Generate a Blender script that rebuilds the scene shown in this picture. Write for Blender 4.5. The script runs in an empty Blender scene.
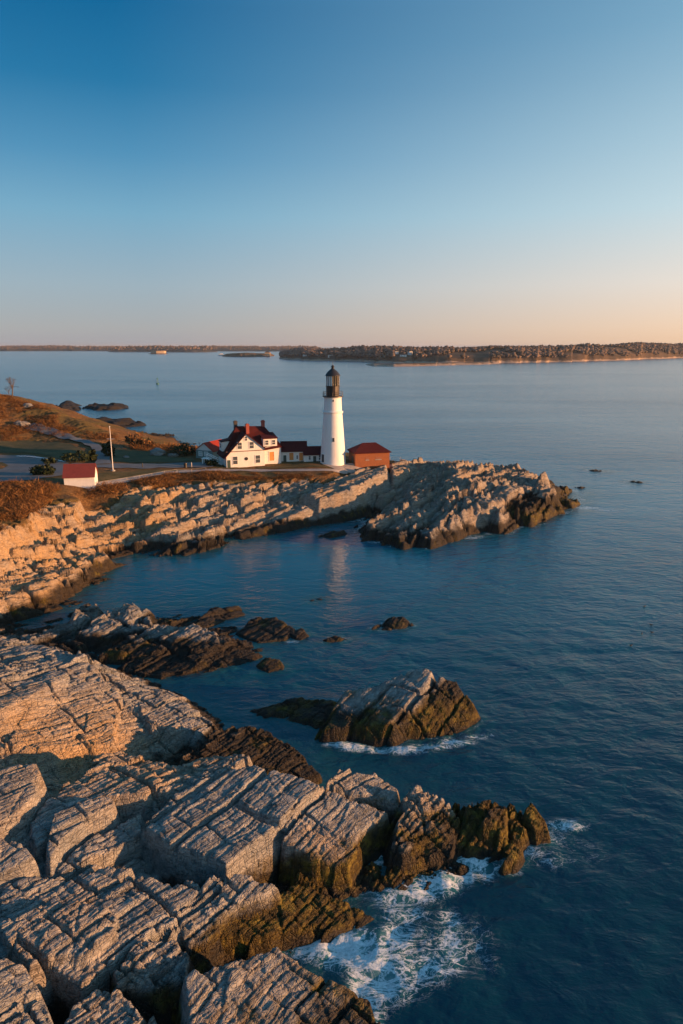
import bpy, bmesh, math, random
import numpy as np
from mathutils import Vector, Matrix
random.seed(7); rng=np.random.default_rng(7)
R=math.radians
scn=bpy.context.scene
COL=scn.collection
# ------------------------------------------------------------------ camera
PITCH=math.atan(166/683); CAMH=38.0
def at(u,v,z=0.0):
    x=(u-341.5)/683; y=(512-v)/683
    dy=math.cos(PITCH)+y*math.sin(PITCH); dz=-math.sin(PITCH)+y*math.cos(PITCH)
    t=(z-CAMH)/dz
    return (x*t, dy*t)
cam=bpy.data.cameras.new('camera'); camo=bpy.data.objects.new('camera',cam); COL.objects.link(camo)
camo.location=(0,0,CAMH); camo.rotation_euler=(math.pi/2-PITCH,0,0)
cam.sensor_fit='VERTICAL'; cam.sensor_height=36; cam.lens=24; cam.clip_start=0.5; cam.clip_end=200000
scn.camera=camo
# ------------------------------------------------------------------ tags
def tag(o,label=None,cat=None,group=None,kind=None):
    if label: o['label']=label
    if cat: o['category']=cat
    if group: o['group']=group
    if kind: o['kind']=kind
    return o
def empty(name,loc,rz=0,**k):
    o=bpy.data.objects.new(name,None); COL.objects.link(o); o.location=loc; o.rotation_euler=(0,0,rz)
    tag(o,**k); return o
# ------------------------------------------------------------------ mesh builder
class MB:
    def __init__(s): s.v=[]; s.f=[]; s.m=[]
    def add(s,vs,fs,mi=0):
        n=len(s.v); s.v+= [tuple(p) for p in vs]; s.f+=[tuple(i+n for i in f) for f in fs]; s.m+=[mi]*len(fs); return s
    def box(s,x0,x1,y0,y1,z0,z1,mi=0):
        vs=[(x,y,z) for z in (z0,z1) for (x,y) in ((x0,y0),(x1,y0),(x1,y1),(x0,y1))]
        return s.add(vs,[(3,2,1,0),(4,5,6,7),(0,1,5,4),(1,2,6,5),(2,3,7,6),(3,0,4,7)],mi)
    def prism(s,poly,y0,y1,mi=0):      # poly in (x,z), extruded along y
        n=len(poly); vs=[(x,y0,z) for x,z in poly]+[(x,y1,z) for x,z in poly]
        fs=[tuple(range(n)),tuple(range(2*n-1,n-1,-1))]+[(i+n,(i+1)%n+n,(i+1)%n,i) for i in range(n)]
        return s.add(vs,fs,mi)
    def sheet(s,pts,th,mi=0):          # thick slab under a quad/tri given on top
        n=len(pts); vs=list(pts)+[(x,y,z-th) for x,y,z in pts]
        fs=[tuple(range(n)),tuple(range(2*n-1,n-1,-1))]+[(i+n,(i+1)%n+n,(i+1)%n,i) for i in range(n)]
        return s.add(vs,fs,mi)
    def lathe(s,prof,n=32,cx=0,cy=0,mi=0,cap=True):
        vs=[]; fs=[]
        for r,z in prof:
            for i in range(n):
                a=2*math.pi*i/n; vs.append((cx+r*math.cos(a),cy+r*math.sin(a),z))
        for j in range(len(prof)-1):
            for i in range(n):
                k=(i+1)%n; fs.append((j*n+i,j*n+k,(j+1)*n+k,(j+1)*n+i))
        if cap: fs.append(tuple(range(n-1,-1,-1))); fs.append(tuple((len(prof)-1)*n+i for i in range(n)))
        return s.add(vs,fs,mi)
    def tube(s,a,b,r0,r1=None,n=6,mi=0):
        a=Vector(a); b=Vector(b); r1=r0 if r1 is None else r1
        d=(b-a).normalized(); u=d.orthogonal().normalized(); w=d.cross(u)
        vs=[]; 
        for p,r in ((a,r0),(b,r1)):
            for i in range(n):
                t=2*math.pi*i/n; vs.append(p+u*math.cos(t)*r+w*math.sin(t)*r)
        fs=[(i,(i+1)%n,(i+1)%n+n,i+n) for i in range(n)]+[tuple(range(n-1,-1,-1)),tuple(range(n,2*n))]
        return s.add(vs,fs,mi)
    def build(s,name,mat,parent=None,smooth=False,bevel=0):
        me=bpy.data.meshes.new(name); me.from_pydata(s.v,[],s.f)
        bm=bmesh.new(); bm.from_mesh(me); bmesh.ops.recalc_face_normals(bm,faces=bm.faces)
        if bevel: bmesh.ops.bevel(bm,geom=list(bm.edges),offset=bevel,segments=1,affect='EDGES')
        bm.to_mesh(me); bm.free()
        for m in (mat if isinstance(mat,(list,tuple)) else [mat]): me.materials.append(m)
        if isinstance(mat,(list,tuple)) and not bevel: me.polygons.foreach_set('material_index',s.m)
        if smooth: me.polygons.foreach_set('use_smooth',[True]*len(me.polygons))
        o=bpy.data.objects.new(name,me); COL.objects.link(o)
        if parent: o.parent=parent
        return o
def mesh_np(name,V,F,mats,parent=None,smooth=False,attrs=None,origin=None):
    if origin is None: origin=(0,0,0)
    V=V-np.array(origin)
    me=bpy.data.meshes.new(name); k=F.shape[1]
    me.vertices.add(len(V)); me.vertices.foreach_set('co',V.astype(np.float32).ravel())
    me.loops.add(F.size); me.loops.foreach_set('vertex_index',F.astype(np.int32).ravel())
    me.polygons.add(len(F)); me.polygons.foreach_set('loop_start',np.arange(0,F.size,k,dtype=np.int32))
    me.update(calc_edges=True)
    if smooth: me.polygons.foreach_set('use_smooth',np.ones(len(F),dtype=bool))
    for n,a in (attrs or {}).items():
        at_=me.attributes.new(n,'FLOAT','POINT'); at_.data.foreach_set('value',a.astype(np.float32))
    for m in mats: me.materials.append(m)
    o=bpy.data.objects.new(name,me); COL.objects.link(o); o.location=origin
    if parent: o.parent=parent
    return o
# ------------------------------------------------------------------ node helper
class N:
    def __init__(s,name):
        s.m=bpy.data.materials.new(name); s.m.use_nodes=True; s.t=s.m.node_tree; s.t.nodes.clear()
        s.out=s.n('ShaderNodeOutputMaterial'); s.b=s.n('ShaderNodeBsdfPrincipled'); s.l(s.b.outputs[0],s.out.inputs[0])
    def n(s,k,**p):
        x=s.t.nodes.new(k)
        for a,b in p.items(): setattr(x,a,b)
        return x
    def l(s,a,b): s.t.links.new(a,b)
    def put(s,sock,v):
        if hasattr(v,'is_output') or isinstance(v,bpy.types.NodeSocket): s.l(v,sock)
        else: sock.default_value=v
    def math(s,op,a,b=0.0,c=None,clamp=False):
        x=s.n('ShaderNodeMath',operation=op); x.use_clamp=clamp; s.put(x.inputs[0],a); s.put(x.inputs[1],b)
        if c is not None: s.put(x.inputs[2],c)
        return x.outputs[0]
    def pos(s):
        return s.n('ShaderNodeNewGeometry').outputs['Position']
    def mapping(s,vec,rot=(0,0,0),scale=(1,1,1),loc=(0,0,0)):
        x=s.n('ShaderNodeMapping'); s.l(vec,x.inputs[0]); x.inputs['Rotation'].default_value=rot; x.inputs['Scale'].default_value=scale; x.inputs['Location'].default_value=loc
        return x.outputs[0]
    def noise(s,vec,scale,detail=4,rough=.55,dist=0):
        x=s.n('ShaderNodeTexNoise'); s.l(vec,x.inputs['Vector']); x.inputs['Scale'].default_value=scale; x.inputs['Detail'].default_value=detail
        x.inputs['Roughness'].default_value=rough; x.inputs['Distortion'].default_value=dist; return x.outputs['Fac']
    def voro(s,vec,scale,feature='F1',out='Distance'):
        x=s.n('ShaderNodeTexVoronoi',feature=feature); s.l(vec,x.inputs['Vector']); x.inputs['Scale'].default_value=scale; return x.outputs[out]
    def ramp(s,f,pts,interp='LINEAR'):
        x=s.n('ShaderNodeValToRGB'); s.l(f,x.inputs[0]); e=x.color_ramp.elements; x.color_ramp.interpolation=interp
        while len(e)<len(pts): e.new(0.5)
        for i,(p,c) in enumerate(pts):
            e[i].position=p; c=(c,c,c) if isinstance(c,(int,float)) else c; e[i].color=(*c,1)
        return x.outputs[0]
    def mix(s,f,a,b,mode='MIX'):
        x=s.n('ShaderNodeMix',data_type='RGBA',blend_type=mode)
        s.put(x.inputs[0],f)
        for i,v in ((6,a),(7,b)):
            if isinstance(v,tuple): v=(*v,1) if len(v)==3 else v
            s.put(x.inputs[i],v)
        return x.outputs[2]
    def mr(s,v,a,b,c=0.0,d=1.0,smooth=False):
        x=s.n('ShaderNodeMapRange'); x.interpolation_type='SMOOTHSTEP' if smooth else 'LINEAR'
        s.put(x.inputs[0],v); 
        for i,q in enumerate((a,b,c,d)): s.put(x.inputs[i+1],q)
        return x.outputs[0]
    def attr(s,name): return s.n('ShaderNodeAttribute',attribute_name=name).outputs['Fac']
    def sep(s,v):
        x=s.n('ShaderNodeSeparateXYZ'); s.l(v,x.inputs[0]); return x.outputs
    def bump(s,h,strength=.5,dist=.1,normal=None):
        x=s.n('ShaderNodeBump'); s.put(x.inputs['Height'],h); x.inputs['Strength'].default_value=strength; x.inputs['Distance'].default_value=dist
        if normal: s.l(normal,x.inputs['Normal'])
        return x.outputs[0]
    def fin(s,color=None,rough=None,normal=None,spec=None):
        if color is not None: s.put(s.b.inputs['Base Color'],(*color,1) if isinstance(color,tuple) and len(color)==3 else color)
        if rough is not None: s.put(s.b.inputs['Roughness'],rough)
        if normal is not None: s.l(normal,s.b.inputs['Normal'])
        if spec is not None: s.b.inputs['Specular IOR Level'].default_value=spec
        return s.m
def simple(name,c,rough=.6,var=.12,scale=3.0,bump=.0,metal=0,stretch=(1,1,1)):
    g=N(name); p=g.n('ShaderNodeTexCoord').outputs['Object']; p=g.mapping(p,scale=stretch)
    nz=g.noise(p,scale,5,.6)
    col=g.mix(g.mr(nz,.3,.7),tuple(x*(1-var) for x in c),tuple(min(1,x*(1+var)) for x in c))
    g.fin(col,rough); g.b.inputs['Metallic'].default_value=metal
    if bump: g.fin(normal=g.bump(nz,bump,.05))
    return g.m
STRIKE=R(50)
def rock_material():
    g=N('coastal_rock'); p=g.pos(); xyz=g.sep(p); z=xyz[2]
    q=g.mapping(p,rot=(0,0,-STRIKE)); qs=g.mapping(q,scale=(.22,1.4,2.2))
    big=g.noise(p,.12,4,.6); mid=g.noise(q,.7,6,.65); streak=g.noise(qs,1.1,7,.65,.4); fine=g.noise(p,5,5,.7)
    col=g.ramp(streak,[(.28,(.085,.083,.08)),(.42,(.23,.225,.212)),(.56,(.375,.36,.33)),(.75,(.52,.50,.45))])
    col=g.mix(g.mr(mid,.42,.66,0,.7),col,(.24,.255,.26))
    col=g.mix(g.mr(big,.48,.66,0,.35),col,(.42,.27,.14))           # iron stained
    col=g.mix(g.mr(fine,.35,.7,.0,.42),col,g.mix(.5,col,(.07,.06,.05)),)
    col=g.mix(g.math('MULTIPLY',g.attr('sunlit_ochre'),g.mr(g.noise(p,.35,5,.7),.30,.62,.25,.85)),col,g.mix(.75,col,(.55,.32,.11)))
    # thin mineral / lichen lines along the bedding
    ln=g.noise(g.mapping(q,scale=(.15,3.2,3.2)),1.6,5,.6,.3)
    col=g.mix(g.mr(ln,.57,.66,0,.6),col,(.045,.042,.038))
    for_=g.noise(g.mapping(q,scale=(3.0,.35,3.0)),1.2,4,.6,.5); col=g.mix(g.mr(for_,.60,.68,0,.5),col,(.05,.046,.04))
    # heath cover / soil
    veg=g.attr('veg'); vn=g.noise(p,.35,6,.7); vf=g.noise(p,2.5,5,.75)
    vmask=g.mr(g.math('ADD',veg,g.math('MULTIPLY',g.math('SUBTRACT',vn,.5),1.3)),.42,.58,0,1,True)
    vcol=g.ramp(vf,[(.3,(.06,.033,.016)),(.5,(.17,.09,.035)),(.68,(.30,.17,.065))])
    vcol=g.mix(g.mr(g.noise(p,.09,3,.5),.45,.6),vcol,g.mix(.6,vcol,(.09,.085,.03)))
    # wet and weed bands; raised in gullies, where the dark also paints their shade
    zz=g.math('ADD',z,g.math('MULTIPLY',g.math('SUBTRACT',g.noise(p,.45,5,.65),.5),3.2))
    patch=g.noise(p,.3,5,.6,.5)
    low=g.attr('low'); weed=g.attr('weed')
    algae=g.math('MULTIPLY',g.math('MULTIPLY',g.mr(zz,2.0,3.3,1,0,True),g.mr(zz,-.1,.8,0,1,True)),g.mr(g.math('ADD',patch,g.math('MULTIPLY',weed,.19)),.60,.74,0,1,True)); algae=g.math('MULTIPLY',algae,g.mr(weed,0,.2))
    acol=g.ramp(g.noise(p,1.3,5,.7),[(.3,(.02,.016,.008)),(.5,(.085,.058,.014)),(.68,(.22,.165,.025))])
    wet=g.mr(g.math('SUBTRACT',zz,g.math('MULTIPLY',low,1.5)),.2,1.5,1,0,True)
    wet_shade_col=g.ramp(g.noise(p,1.1,6,.7),[(.35,(.009,.008,.007)),(.55,(.024,.018,.012)),(.75,(.052,.034,.017))])
    col=g.mix(g.math('MULTIPLY',wet,.94),col,wet_shade_col)
    col=g.mix(g.math('MULTIPLY',algae,.8),col,acol)
    col=g.mix(vmask,col,vcol)
    # bump: joints, bedding and grain
    jw=g.n('ShaderNodeVectorMath',operation='ADD'); g.l(g.mapping(q,scale=(.7,1.5,1.5)),jw.inputs[0])
    nn=g.n('ShaderNodeTexNoise'); g.l(p,nn.inputs['Vector']); nn.inputs['Scale'].default_value=.8; sc=g.n('ShaderNodeVectorMath',operation='SCALE'); g.l(nn.outputs['Color'],sc.inputs[0]); sc.inputs['Scale'].default_value=.7; g.l(sc.outputs[0],jw.inputs[1])
    ed=g.voro(jw.outputs[0],1.15,'DISTANCE_TO_EDGE'); crack=g.mr(ed,0,.07,0,1)
    wv=g.sep(jw.outputs[0])
    def lines(sock,scale):
        v=g.n('ShaderNodeTexVoronoi',feature='DISTANCE_TO_EDGE',voronoi_dimensions='1D'); g.l(sock,v.inputs['W']); v.inputs['Scale'].default_value=scale; return g.mr(v.outputs['Distance'],0,.10,0,1)
    jl=g.math('MULTIPLY',lines(wv[1],1.9),g.mr(g.noise(p,.5,2),.45,.6,1,.0)); jl=lines(wv[1],1.9); jc=lines(wv[0],2.0)
    ed2=g.voro(jw.outputs[0],3.1,'DISTANCE_TO_EDGE'); crack2=g.mr(ed2,0,.09,0,1)
    h=g.math('ADD',g.math('MULTIPLY',crack,.4),g.math('MULTIPLY',crack2,.26)); h=g.math('ADD',h,g.math('ADD',g.math('MULTIPLY',jl,.18),g.math('MULTIPLY',jc,.24)))
    h=g.math('ADD',h,g.math('MULTIPLY',fine,.55)); h=g.math('ADD',h,g.math('MULTIPLY',streak,.8))
    nrm=g.bump(h,1.0,.20)
    g.fin(col,g.mr(wet,0,1,.92,.60),nrm,.16)
    return g.m
ROCK=rock_material()
def veg_mat(name,cols,scale=.8,rough=.9):
    g=N(name); p=g.pos(); rnd=g.n('ShaderNodeNewGeometry').outputs['Random Per Island']
    f=g.math('ADD',g.math('MULTIPLY',g.noise(p,scale,4,.6),.6),g.math('MULTIPLY',rnd,.4))
    c=g.ramp(f,[(.3,cols[0]),(.5,cols[1]),(.7,cols[2])]); g.fin(c,rough,spec=.1); return g.m
def foam_nodes(): pass
def water_material():
    g=N('sea_water'); p=g.pos(); sh=g.attr('shallow'); fo=g.attr('foam')
    w=g.mapping(p,rot=(0,0,R(-20)),scale=(1,1.7,1))
    gust=g.mr(g.noise(g.mapping(p,scale=(.25,1,1)),.012,3,.6),.35,.65,.45,1.25)
    n1=g.noise(w,.10,3,.5,.3); n2=g.noise(w,.42,4,.55,.6); n3=g.noise(w,1.5,4,.6,.4); n4=g.noise(g.mapping(p,rot=(0,0,R(35)),scale=(1,1.5,1)),.8,3,.5,.3)
    cd=g.n('ShaderNodeNewGeometry'); 
    h=g.math('ADD',g.math('MULTIPLY',n1,2.0),g.math('MULTIPLY',n2,.95)); h=g.math('ADD',h,g.math('MULTIPLY',n3,.30)); h=g.math('ADD',h,g.math('MULTIPLY',n4,.45))
    h=g.math('MULTIPLY',h,gust); h=g.math('MULTIPLY',h,g.mr(g.attr('calm'),0,1,1,.28)); nrm=g.bump(h,.48,.50)
    nearc=g.mix(g.mr(g.noise(p,.02,4,.6),.35,.65),(.001,.030,.050),(.001,.042,.070)); far_skyc=g.mix(g.mr(g.noise(g.mapping(p,scale=(.3,1,1)),.008,4,.6),.35,.65),(.004,.125,.20),(.006,.165,.245))
    off_=g.math('ADD',g.math('MULTIPLY',g.sep(p)[1],1.0),g.math('MULTIPLY',g.noise(p,.012,4,.6),60)); deep=g.mix(g.mr(off_,65,190,0,1,True),nearc,far_skyc)  # body colour brightens with distance, painting in the sky's reflection
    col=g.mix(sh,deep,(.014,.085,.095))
    # foam: cellular lace broken up by warped noise
    dn=g.n('ShaderNodeTexNoise'); g.l(p,dn.inputs['Vector']); dn.inputs['Scale'].default_value=.5; dn.inputs['Detail'].default_value=4
    sc=g.n('ShaderNodeVectorMath',operation='SCALE'); g.l(dn.outputs['Color'],sc.inputs[0]); sc.inputs['Scale'].default_value=3.0
    ad=g.n('ShaderNodeVectorMath',operation='ADD'); g.l(p,ad.inputs[0]); g.l(sc.outputs[0],ad.inputs[1])
    def ridge(vec,sc,det,dist):
        n=g.noise(vec,sc,det,.62,dist); return g.math('SUBTRACT',1.0,g.math('MULTIPLY',g.math('ABSOLUTE',g.math('SUBTRACT',n,.5)),9.0))
    st=g.mapping(p,rot=(0,0,R(-35)),scale=(.6,1.5,1))
    r1=ridge(st,.55,8,1.6); r2=ridge(ad.outputs[0],1.3,7,.8)
    th=g.math('SUBTRACT',1.02,g.math('MULTIPLY',fo,.75))
    l1=g.mr(g.math('SUBTRACT',r1,th),-.04,.28,0,1,True); l2=g.mr(g.math('SUBTRACT',r2,th),-.0,.35,0,.8,True)
    pn=g.noise(st,.7,7,.7,1.0)
    dense=g.mr(g.math('ADD',fo,g.math('MULTIPLY',g.math('SUBTRACT',pn,.5),2.2)),.98,1.35,0,1,True)
    soft=g.mr(g.math('ADD',fo,g.math('MULTIPLY',g.math('SUBTRACT',pn,.5),1.2)),.45,1.1,0,.45,True)
    gr=g.mr(g.noise(p,5.0,5,.7),.3,.65,.45,1)
    fm=g.math('MULTIPLY',g.math('MULTIPLY',g.math('MAXIMUM',g.math('MAXIMUM',l1,l2),g.math('MAXIMUM',dense,g.math('MULTIPLY',soft,.5))),gr),g.mr(fo,.04,.3,0,1,True),clamp=True)
    col=g.mix(g.mr(fo,.2,.8,0,.85),col,(.05,.22,.22))      # aerated water
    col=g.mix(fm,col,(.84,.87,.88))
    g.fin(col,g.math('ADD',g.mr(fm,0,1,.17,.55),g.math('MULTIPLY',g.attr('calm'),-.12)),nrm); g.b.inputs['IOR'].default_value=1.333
    return g.m
WATER=water_material()
# ------------------------------------------------------------------ numpy noise
def hsh(ix,iy,seed=0):
    a=(ix.astype(np.int64)*374761393+iy.astype(np.int64)*668265263+seed*974634777)&0xFFFFFFFF
    a=((a^(a>>13))*1274126177)&0xFFFFFFFF; a=((a^(a>>16))*2246822519)&0xFFFFFFFF; a=a^(a>>15)
    return (a&0xFFFFFF)/float(0x1000000)
def vn(x,y,seed=0):
    ix=np.floor(x); iy=np.floor(y); fx=x-ix; fy=y-iy
    fx=fx*fx*fx*(fx*(fx*6-15)+10); fy=fy*fy*fy*(fy*(fy*6-15)+10)
    a=hsh(ix,iy,seed); b=hsh(ix+1,iy,seed); c=hsh(ix,iy+1,seed); d=hsh(ix+1,iy+1,seed)
    return (a+(b-a)*fx)*(1-fy)+(c+(d-c)*fx)*fy
def fbm(x,y,seed=0,oct=4,g=.5):
    s=0;a=1;t=0
    for o in range(oct):
        s=s+a*(vn(x,y,seed+o*17)-.5); t+=a; a*=g; x=x*2.03+11.3; y=y*2.03-7.1
    return s/t*2
def blocks(s,t,ws,wt,seed,jit=.7):
    """jointed brick pattern: rows of width wt across strike, cut every ws along it"""
    tt=t/wt; r0=np.floor(tt)
    def bnd(r): return r+ (hsh(r,r*0+5,seed)-.5)*jit
    lo=bnd(r0); row=np.where(tt<lo,r0-1,r0); lo=bnd(row); hi=bnd(row+1)
    over=tt>=hi; row=np.where(over,row+1,row); lo=bnd(row); hi=bnd(row+1)
    ss=s/ws+hsh(row,row*0+9,seed+3)*7
    c0=np.floor(ss)
    def cb(c): return c+(hsh(c,row,seed+1)-.5)*jit
    cl=cb(c0); c=np.where(ss<cl,c0-1,c0); ch=cb(c+1); c=np.where(ss>=ch,c+1,c); cl=cb(c); ch=cb(c+1)
    et=np.minimum(tt-lo,hi-tt)*wt; es=np.minimum(ss-cl,ch-ss)*ws
    return hsh(c,row,seed+7),hsh(c,row,seed+11),hsh(c,row,seed+13),np.minimum(et,es),(tt-lo)/(hi-lo+1e-6),(ss-cl)/(ch-cl+1e-6)
def vcell(x,y,size,seed):
    """irregular planar facets: height of a randomly tilted plane per cell, and distance to the cell's edge"""
    x=x/size; y=y/size; ix=np.floor(x); iy=np.floor(y); d1=np.full(x.shape,9.); d2=d1.copy(); h=np.zeros(x.shape)
    for a in (-1,0,1):
        for b in (-1,0,1):
            cx=ix+a+.5+(hsh(ix+a,iy+b,seed)-.5)*.9; cy=iy+b+.5+(hsh(ix+a,iy+b,seed+1)-.5)*.9
            dx=x-cx; dy=y-cy; d=np.sqrt(dx*dx+dy*dy)
            hh=dx*(hsh(ix+a,iy+b,seed+2)-.5)*2.4+dy*(hsh(ix+a,iy+b,seed+3)-.5)*2.4+(hsh(ix+a,iy+b,seed+4)-.5)
            c=d<d1; d2=np.where(c,d1,np.minimum(d2,d)); h=np.where(c,hh,h); d1=np.where(c,d,d1)
    return h,(d2-d1)*size*.5
def sdpoly(X,Y,P):
    P=np.array(P,float); d=np.full(X.shape,1e18); ins=np.zeros(X.shape,bool); n=len(P)
    for i in range(n):
        a=P[i]; b=P[(i+1)%n]; e=b-a; wx=X-a[0]; wy=Y-a[1]
        h=np.clip((wx*e[0]+wy*e[1])/(e@e+1e-12),0,1); dx=wx-e[0]*h; dy=wy-e[1]*h
        d=np.minimum(d,dx*dx+dy*dy)
        c=((a[1]<=Y)&(b[1]>Y))|((b[1]<=Y)&(a[1]>Y))
        with np.errstate(divide='ignore',invalid='ignore'): xi=a[0]+(Y-a[1])/(e[1] if e[1]!=0 else 1e-12)*e[0]
        ins^=c&(X<xi)
    d=np.sqrt(d); return np.where(ins,-d,d)
# ------------------------------------------------------------------ terrain data (pixel, height) -> world
C=[ # plateau
(80,484,9.2),(0,482,9.5),(-60,482,9.5),(0,464,9.5),(60,464,9.5),(130,465,9),(170,466,8.8),(200,464,8.8),(240,467,8.5),(265,466,8.5),(290,465,8.5),(333,464,8.5),(355,465,8.3),(370,461,8.3),(388,460,8),(60,452,9.8),(0,452,10),(120,455,9.2),(-60,455,10),(170,455,8.8),(215,455,8.7),
(0,500,9.3),(40,494,9),(70,492,8.6),(100,488,8.4),(130,482,8.3),(170,477,8.3),(230,473,8.3),(300,473,8.3),(335,472,8.2),(-60,520,9.5),(-60,500,9.8),(-150,520,11),(-150,480,12),
(170,449,8.5),(130,447,9),(240,452,8.5),(300,452,8.5),(350,452,8.2),
(0,440,10.8),(30,437,10.8),(60,440,10.2),(105,440,9.8),(0,425,14),(30,420,15),(60,425,13.5),(90,430,12.2),(112,433,10.5),(-60,430,15),(-60,400,21),
(0,394,20.5),(20,399,20),(45,406,18.5),(60,412,17),(70,418,14.5),(88,425,13.5),(105,430,12),
# front slope of the headland
(150,512,4.8),(180,495,6.8),(200,500,6),(250,500,5.3),(280,505,4),(320,500,5),(350,493,5.3),(370,483,6.8),(378,496,3),(120,520,4),(90,530,3.5),(100,545,2),(130,545,1.3),(60,560,2.7),(30,575,2.7),(0,590,2.7),(0,610,1.6),(-40,600,3),(-100,600,4),(-120,660,6),(90,510,4.6),(130,500,6.3),(230,530,1.4),(160,540,1.5),(270,522,1.5),(320,514,1.6),
(130,556,0),(114,567,0),(103,582,0),(90,586,0),(72,597,0),(72,607,-.2),(60,616,-.2),(30,627,-.1),(150,553,0),(175,556,0),(190,554,0),(222,546,0),(245,537,0),(270,534,0),(300,530,0),(330,524,0),(355,518,0),(368,512,0),(378,504,0),
(150,600,-3),(112,605,-2),(200,580,-3),(250,570,-3),(300,550,-2.5),(340,540,-2.5),(145,572,-2),(180,568,-2),(230,558,-2),(360,527,-1),(372,517,-.6),(500,570,-4),(600,540,-4),(560,600,-4),(400,560,-3),(350,550,-3),(540,530,-2.5),(600,515,-3),
# the point
(357,533,0),(372,540,0),(395,541,0),(410,541,0),(432,535,0),(445,535,0),(470,536,0),(490,532,0),(510,526,0),(530,520,0),(555,513,0),(577,506,0),
(385,522,2.5),(400,507,4),(420,500,4.8),(422,485,5.6),(400,488,4.6),(440,468,6.6),(438,462,6.8),(415,474,6),(460,490,6),(460,515,3.6),(480,500,5.8),(480,470,7.4),(490,464,8),(520,468,7.3),(510,490,6),(500,510,4),(535,480,5.6),(530,500,3.8),(550,490,3.2),(565,500,1.2),
# middle reef foot
(40,640,1.0),(70,628,1.3),(105,630,1.3),(150,636,1.4),(190,640,1.2),(225,648,.8),(255,652,.1),(140,660,.3),(110,664,0),(200,664,0),(170,674,-.6),(290,640,-1.2),(240,672,-1.2),(265,600,-3),(330,590,-3.5),(330,680,-3.5),(300,670,-2.5),
# foreground hump
(0,650,6.3),(45,645,6.3),(80,655,6.6),(45,685,7.0),(0,705,7.4),(92,682,5.6),(122,700,4.4),(160,694,2.9),(188,711,2.0),(207,724,1.2),(150,740,2.4),(100,740,3.8),(60,750,3.6),(20,750,4.4),(150,757,.9),(100,765,1.8),(60,778,2.4),(-100,740,8),(-120,700,8.5),
(100,668,-.4),(120,674,-1.4),(150,682,-2.2),(200,694,-3),(232,708,-2.5),(300,740,-3),(60,648,.9),(350,765,-2),
# gullies between the foreground blocks
(240,855,.0),(300,878,-.1),(160,866,.9),(205,908,.6),(100,972,.2),(60,1012,-.3),(150,1005,.0),(255,938,.1),(330,858,-.2),(262,800,.4),(190,872,.1),(270,830,-.2),(130,930,2.4),(190,960,.2),(308,946,-.5),(340,948,-.9),(290,942,.2),(0,880,5.0),(-100,900,6),(-100,800,7),(0,830,5.0),(60,845,4.3),(120,842,3.8),(60,790,3.5),(-100,1000,6),(-150,1100,6),(100,1100,2),(250,1100,1),
(400,866,-.4),(370,885,-.7),(430,885,-1.5),(345,915,-.6),(370,945,-1.2),(390,1000,-2.4),(450,1000,-4),(380,1080,-3),(560,860,-4),(600,800,-4),(400,640,-4),(500,700,-4),(600,1000,-5),(430,795,-2.5),(500,780,-3.5),(350,790,-1),(520,850,-2),(470,870,-2),(640,700,-5),(620,600,-5),(500,1100,-5),(680,900,-5),(400,762,-3),
]
WP=[(-60,262,0),(-75,290,0),(-110,312,0),(-140,330,0),(-200,360,0),(-260,380,0),(-20,225,0),(0,212,0),(18,206,0),(40,200,0),(55,192,0),(62,178,0),
(70,200,-3),(72,165,-3),(40,222,-3.5),(0,235,-3.5),(-50,285,-3.5),(-100,345,-3.5),(-180,390,-4),(-300,420,-4),(100,260,-5),(100,120,-5),(0,400,-6),(-200,300,18),(-260,250,18),(-250,160,14),(-160,110,8),(-100,60,8),(-70,20,7),(-60,290,-1.5)]
cp=np.array([(*at(u,v,z),z) for u,v,z in C]+WP)
def rbf_setup(P):
    D=np.sqrt(((P[:,None,:2]-P[None,:,:2])**2).sum(-1)+.25); n=len(P)
    A=np.zeros((n+3,n+3)); A[:n,:n]=-D+np.eye(n)*-.0; A[:n,n]=1; A[:n,n+1:]=P[:,:2]/100; A[n:,:n]=A[:n,n:].T
    A[:n,:n]+=np.eye(n)*.8
    return np.linalg.lstsq(A,np.concatenate([P[:,2],[0,0,0]]),rcond=None)[0]
rw=rbf_setup(cp)
def rbf(X,Y):
    o=np.full(X.shape,rw[-3])+rw[-2]*X/100+rw[-1]*Y/100
    for i in range(len(cp)): o-=rw[i]*np.sqrt((X-cp[i,0])**2+(Y-cp[i,1])**2+.25)
    return o
SH=[] # slabs
WEEDY={}
def slab(pts,k=2.6,amp=1.0,own=0,wl=.55,rnd=.04):
    W=np.array([(*at(u,v,z),z) for u,v,z in pts]); A=np.c_[W[:,:2],np.ones(len(W))]
    A2=np.vstack([A,np.array([[.35,0,0],[0,.35,0]])*1.0]); co=np.linalg.lstsq(A2,np.concatenate([W[:,2],[0,0]]),rcond=None)[0]
    SH.append(dict(P=W[:,:2],c=co,k=k,amp=amp,own=own,wl=wl,rnd=rnd,zm=W[:,2].max()))
OWN={0:None}
def own(label,name='rock_outcrop',cat='rock outcrop',group=None):
    i=len(OWN); OWN[i]=(name,label,cat,group); return i
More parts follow.
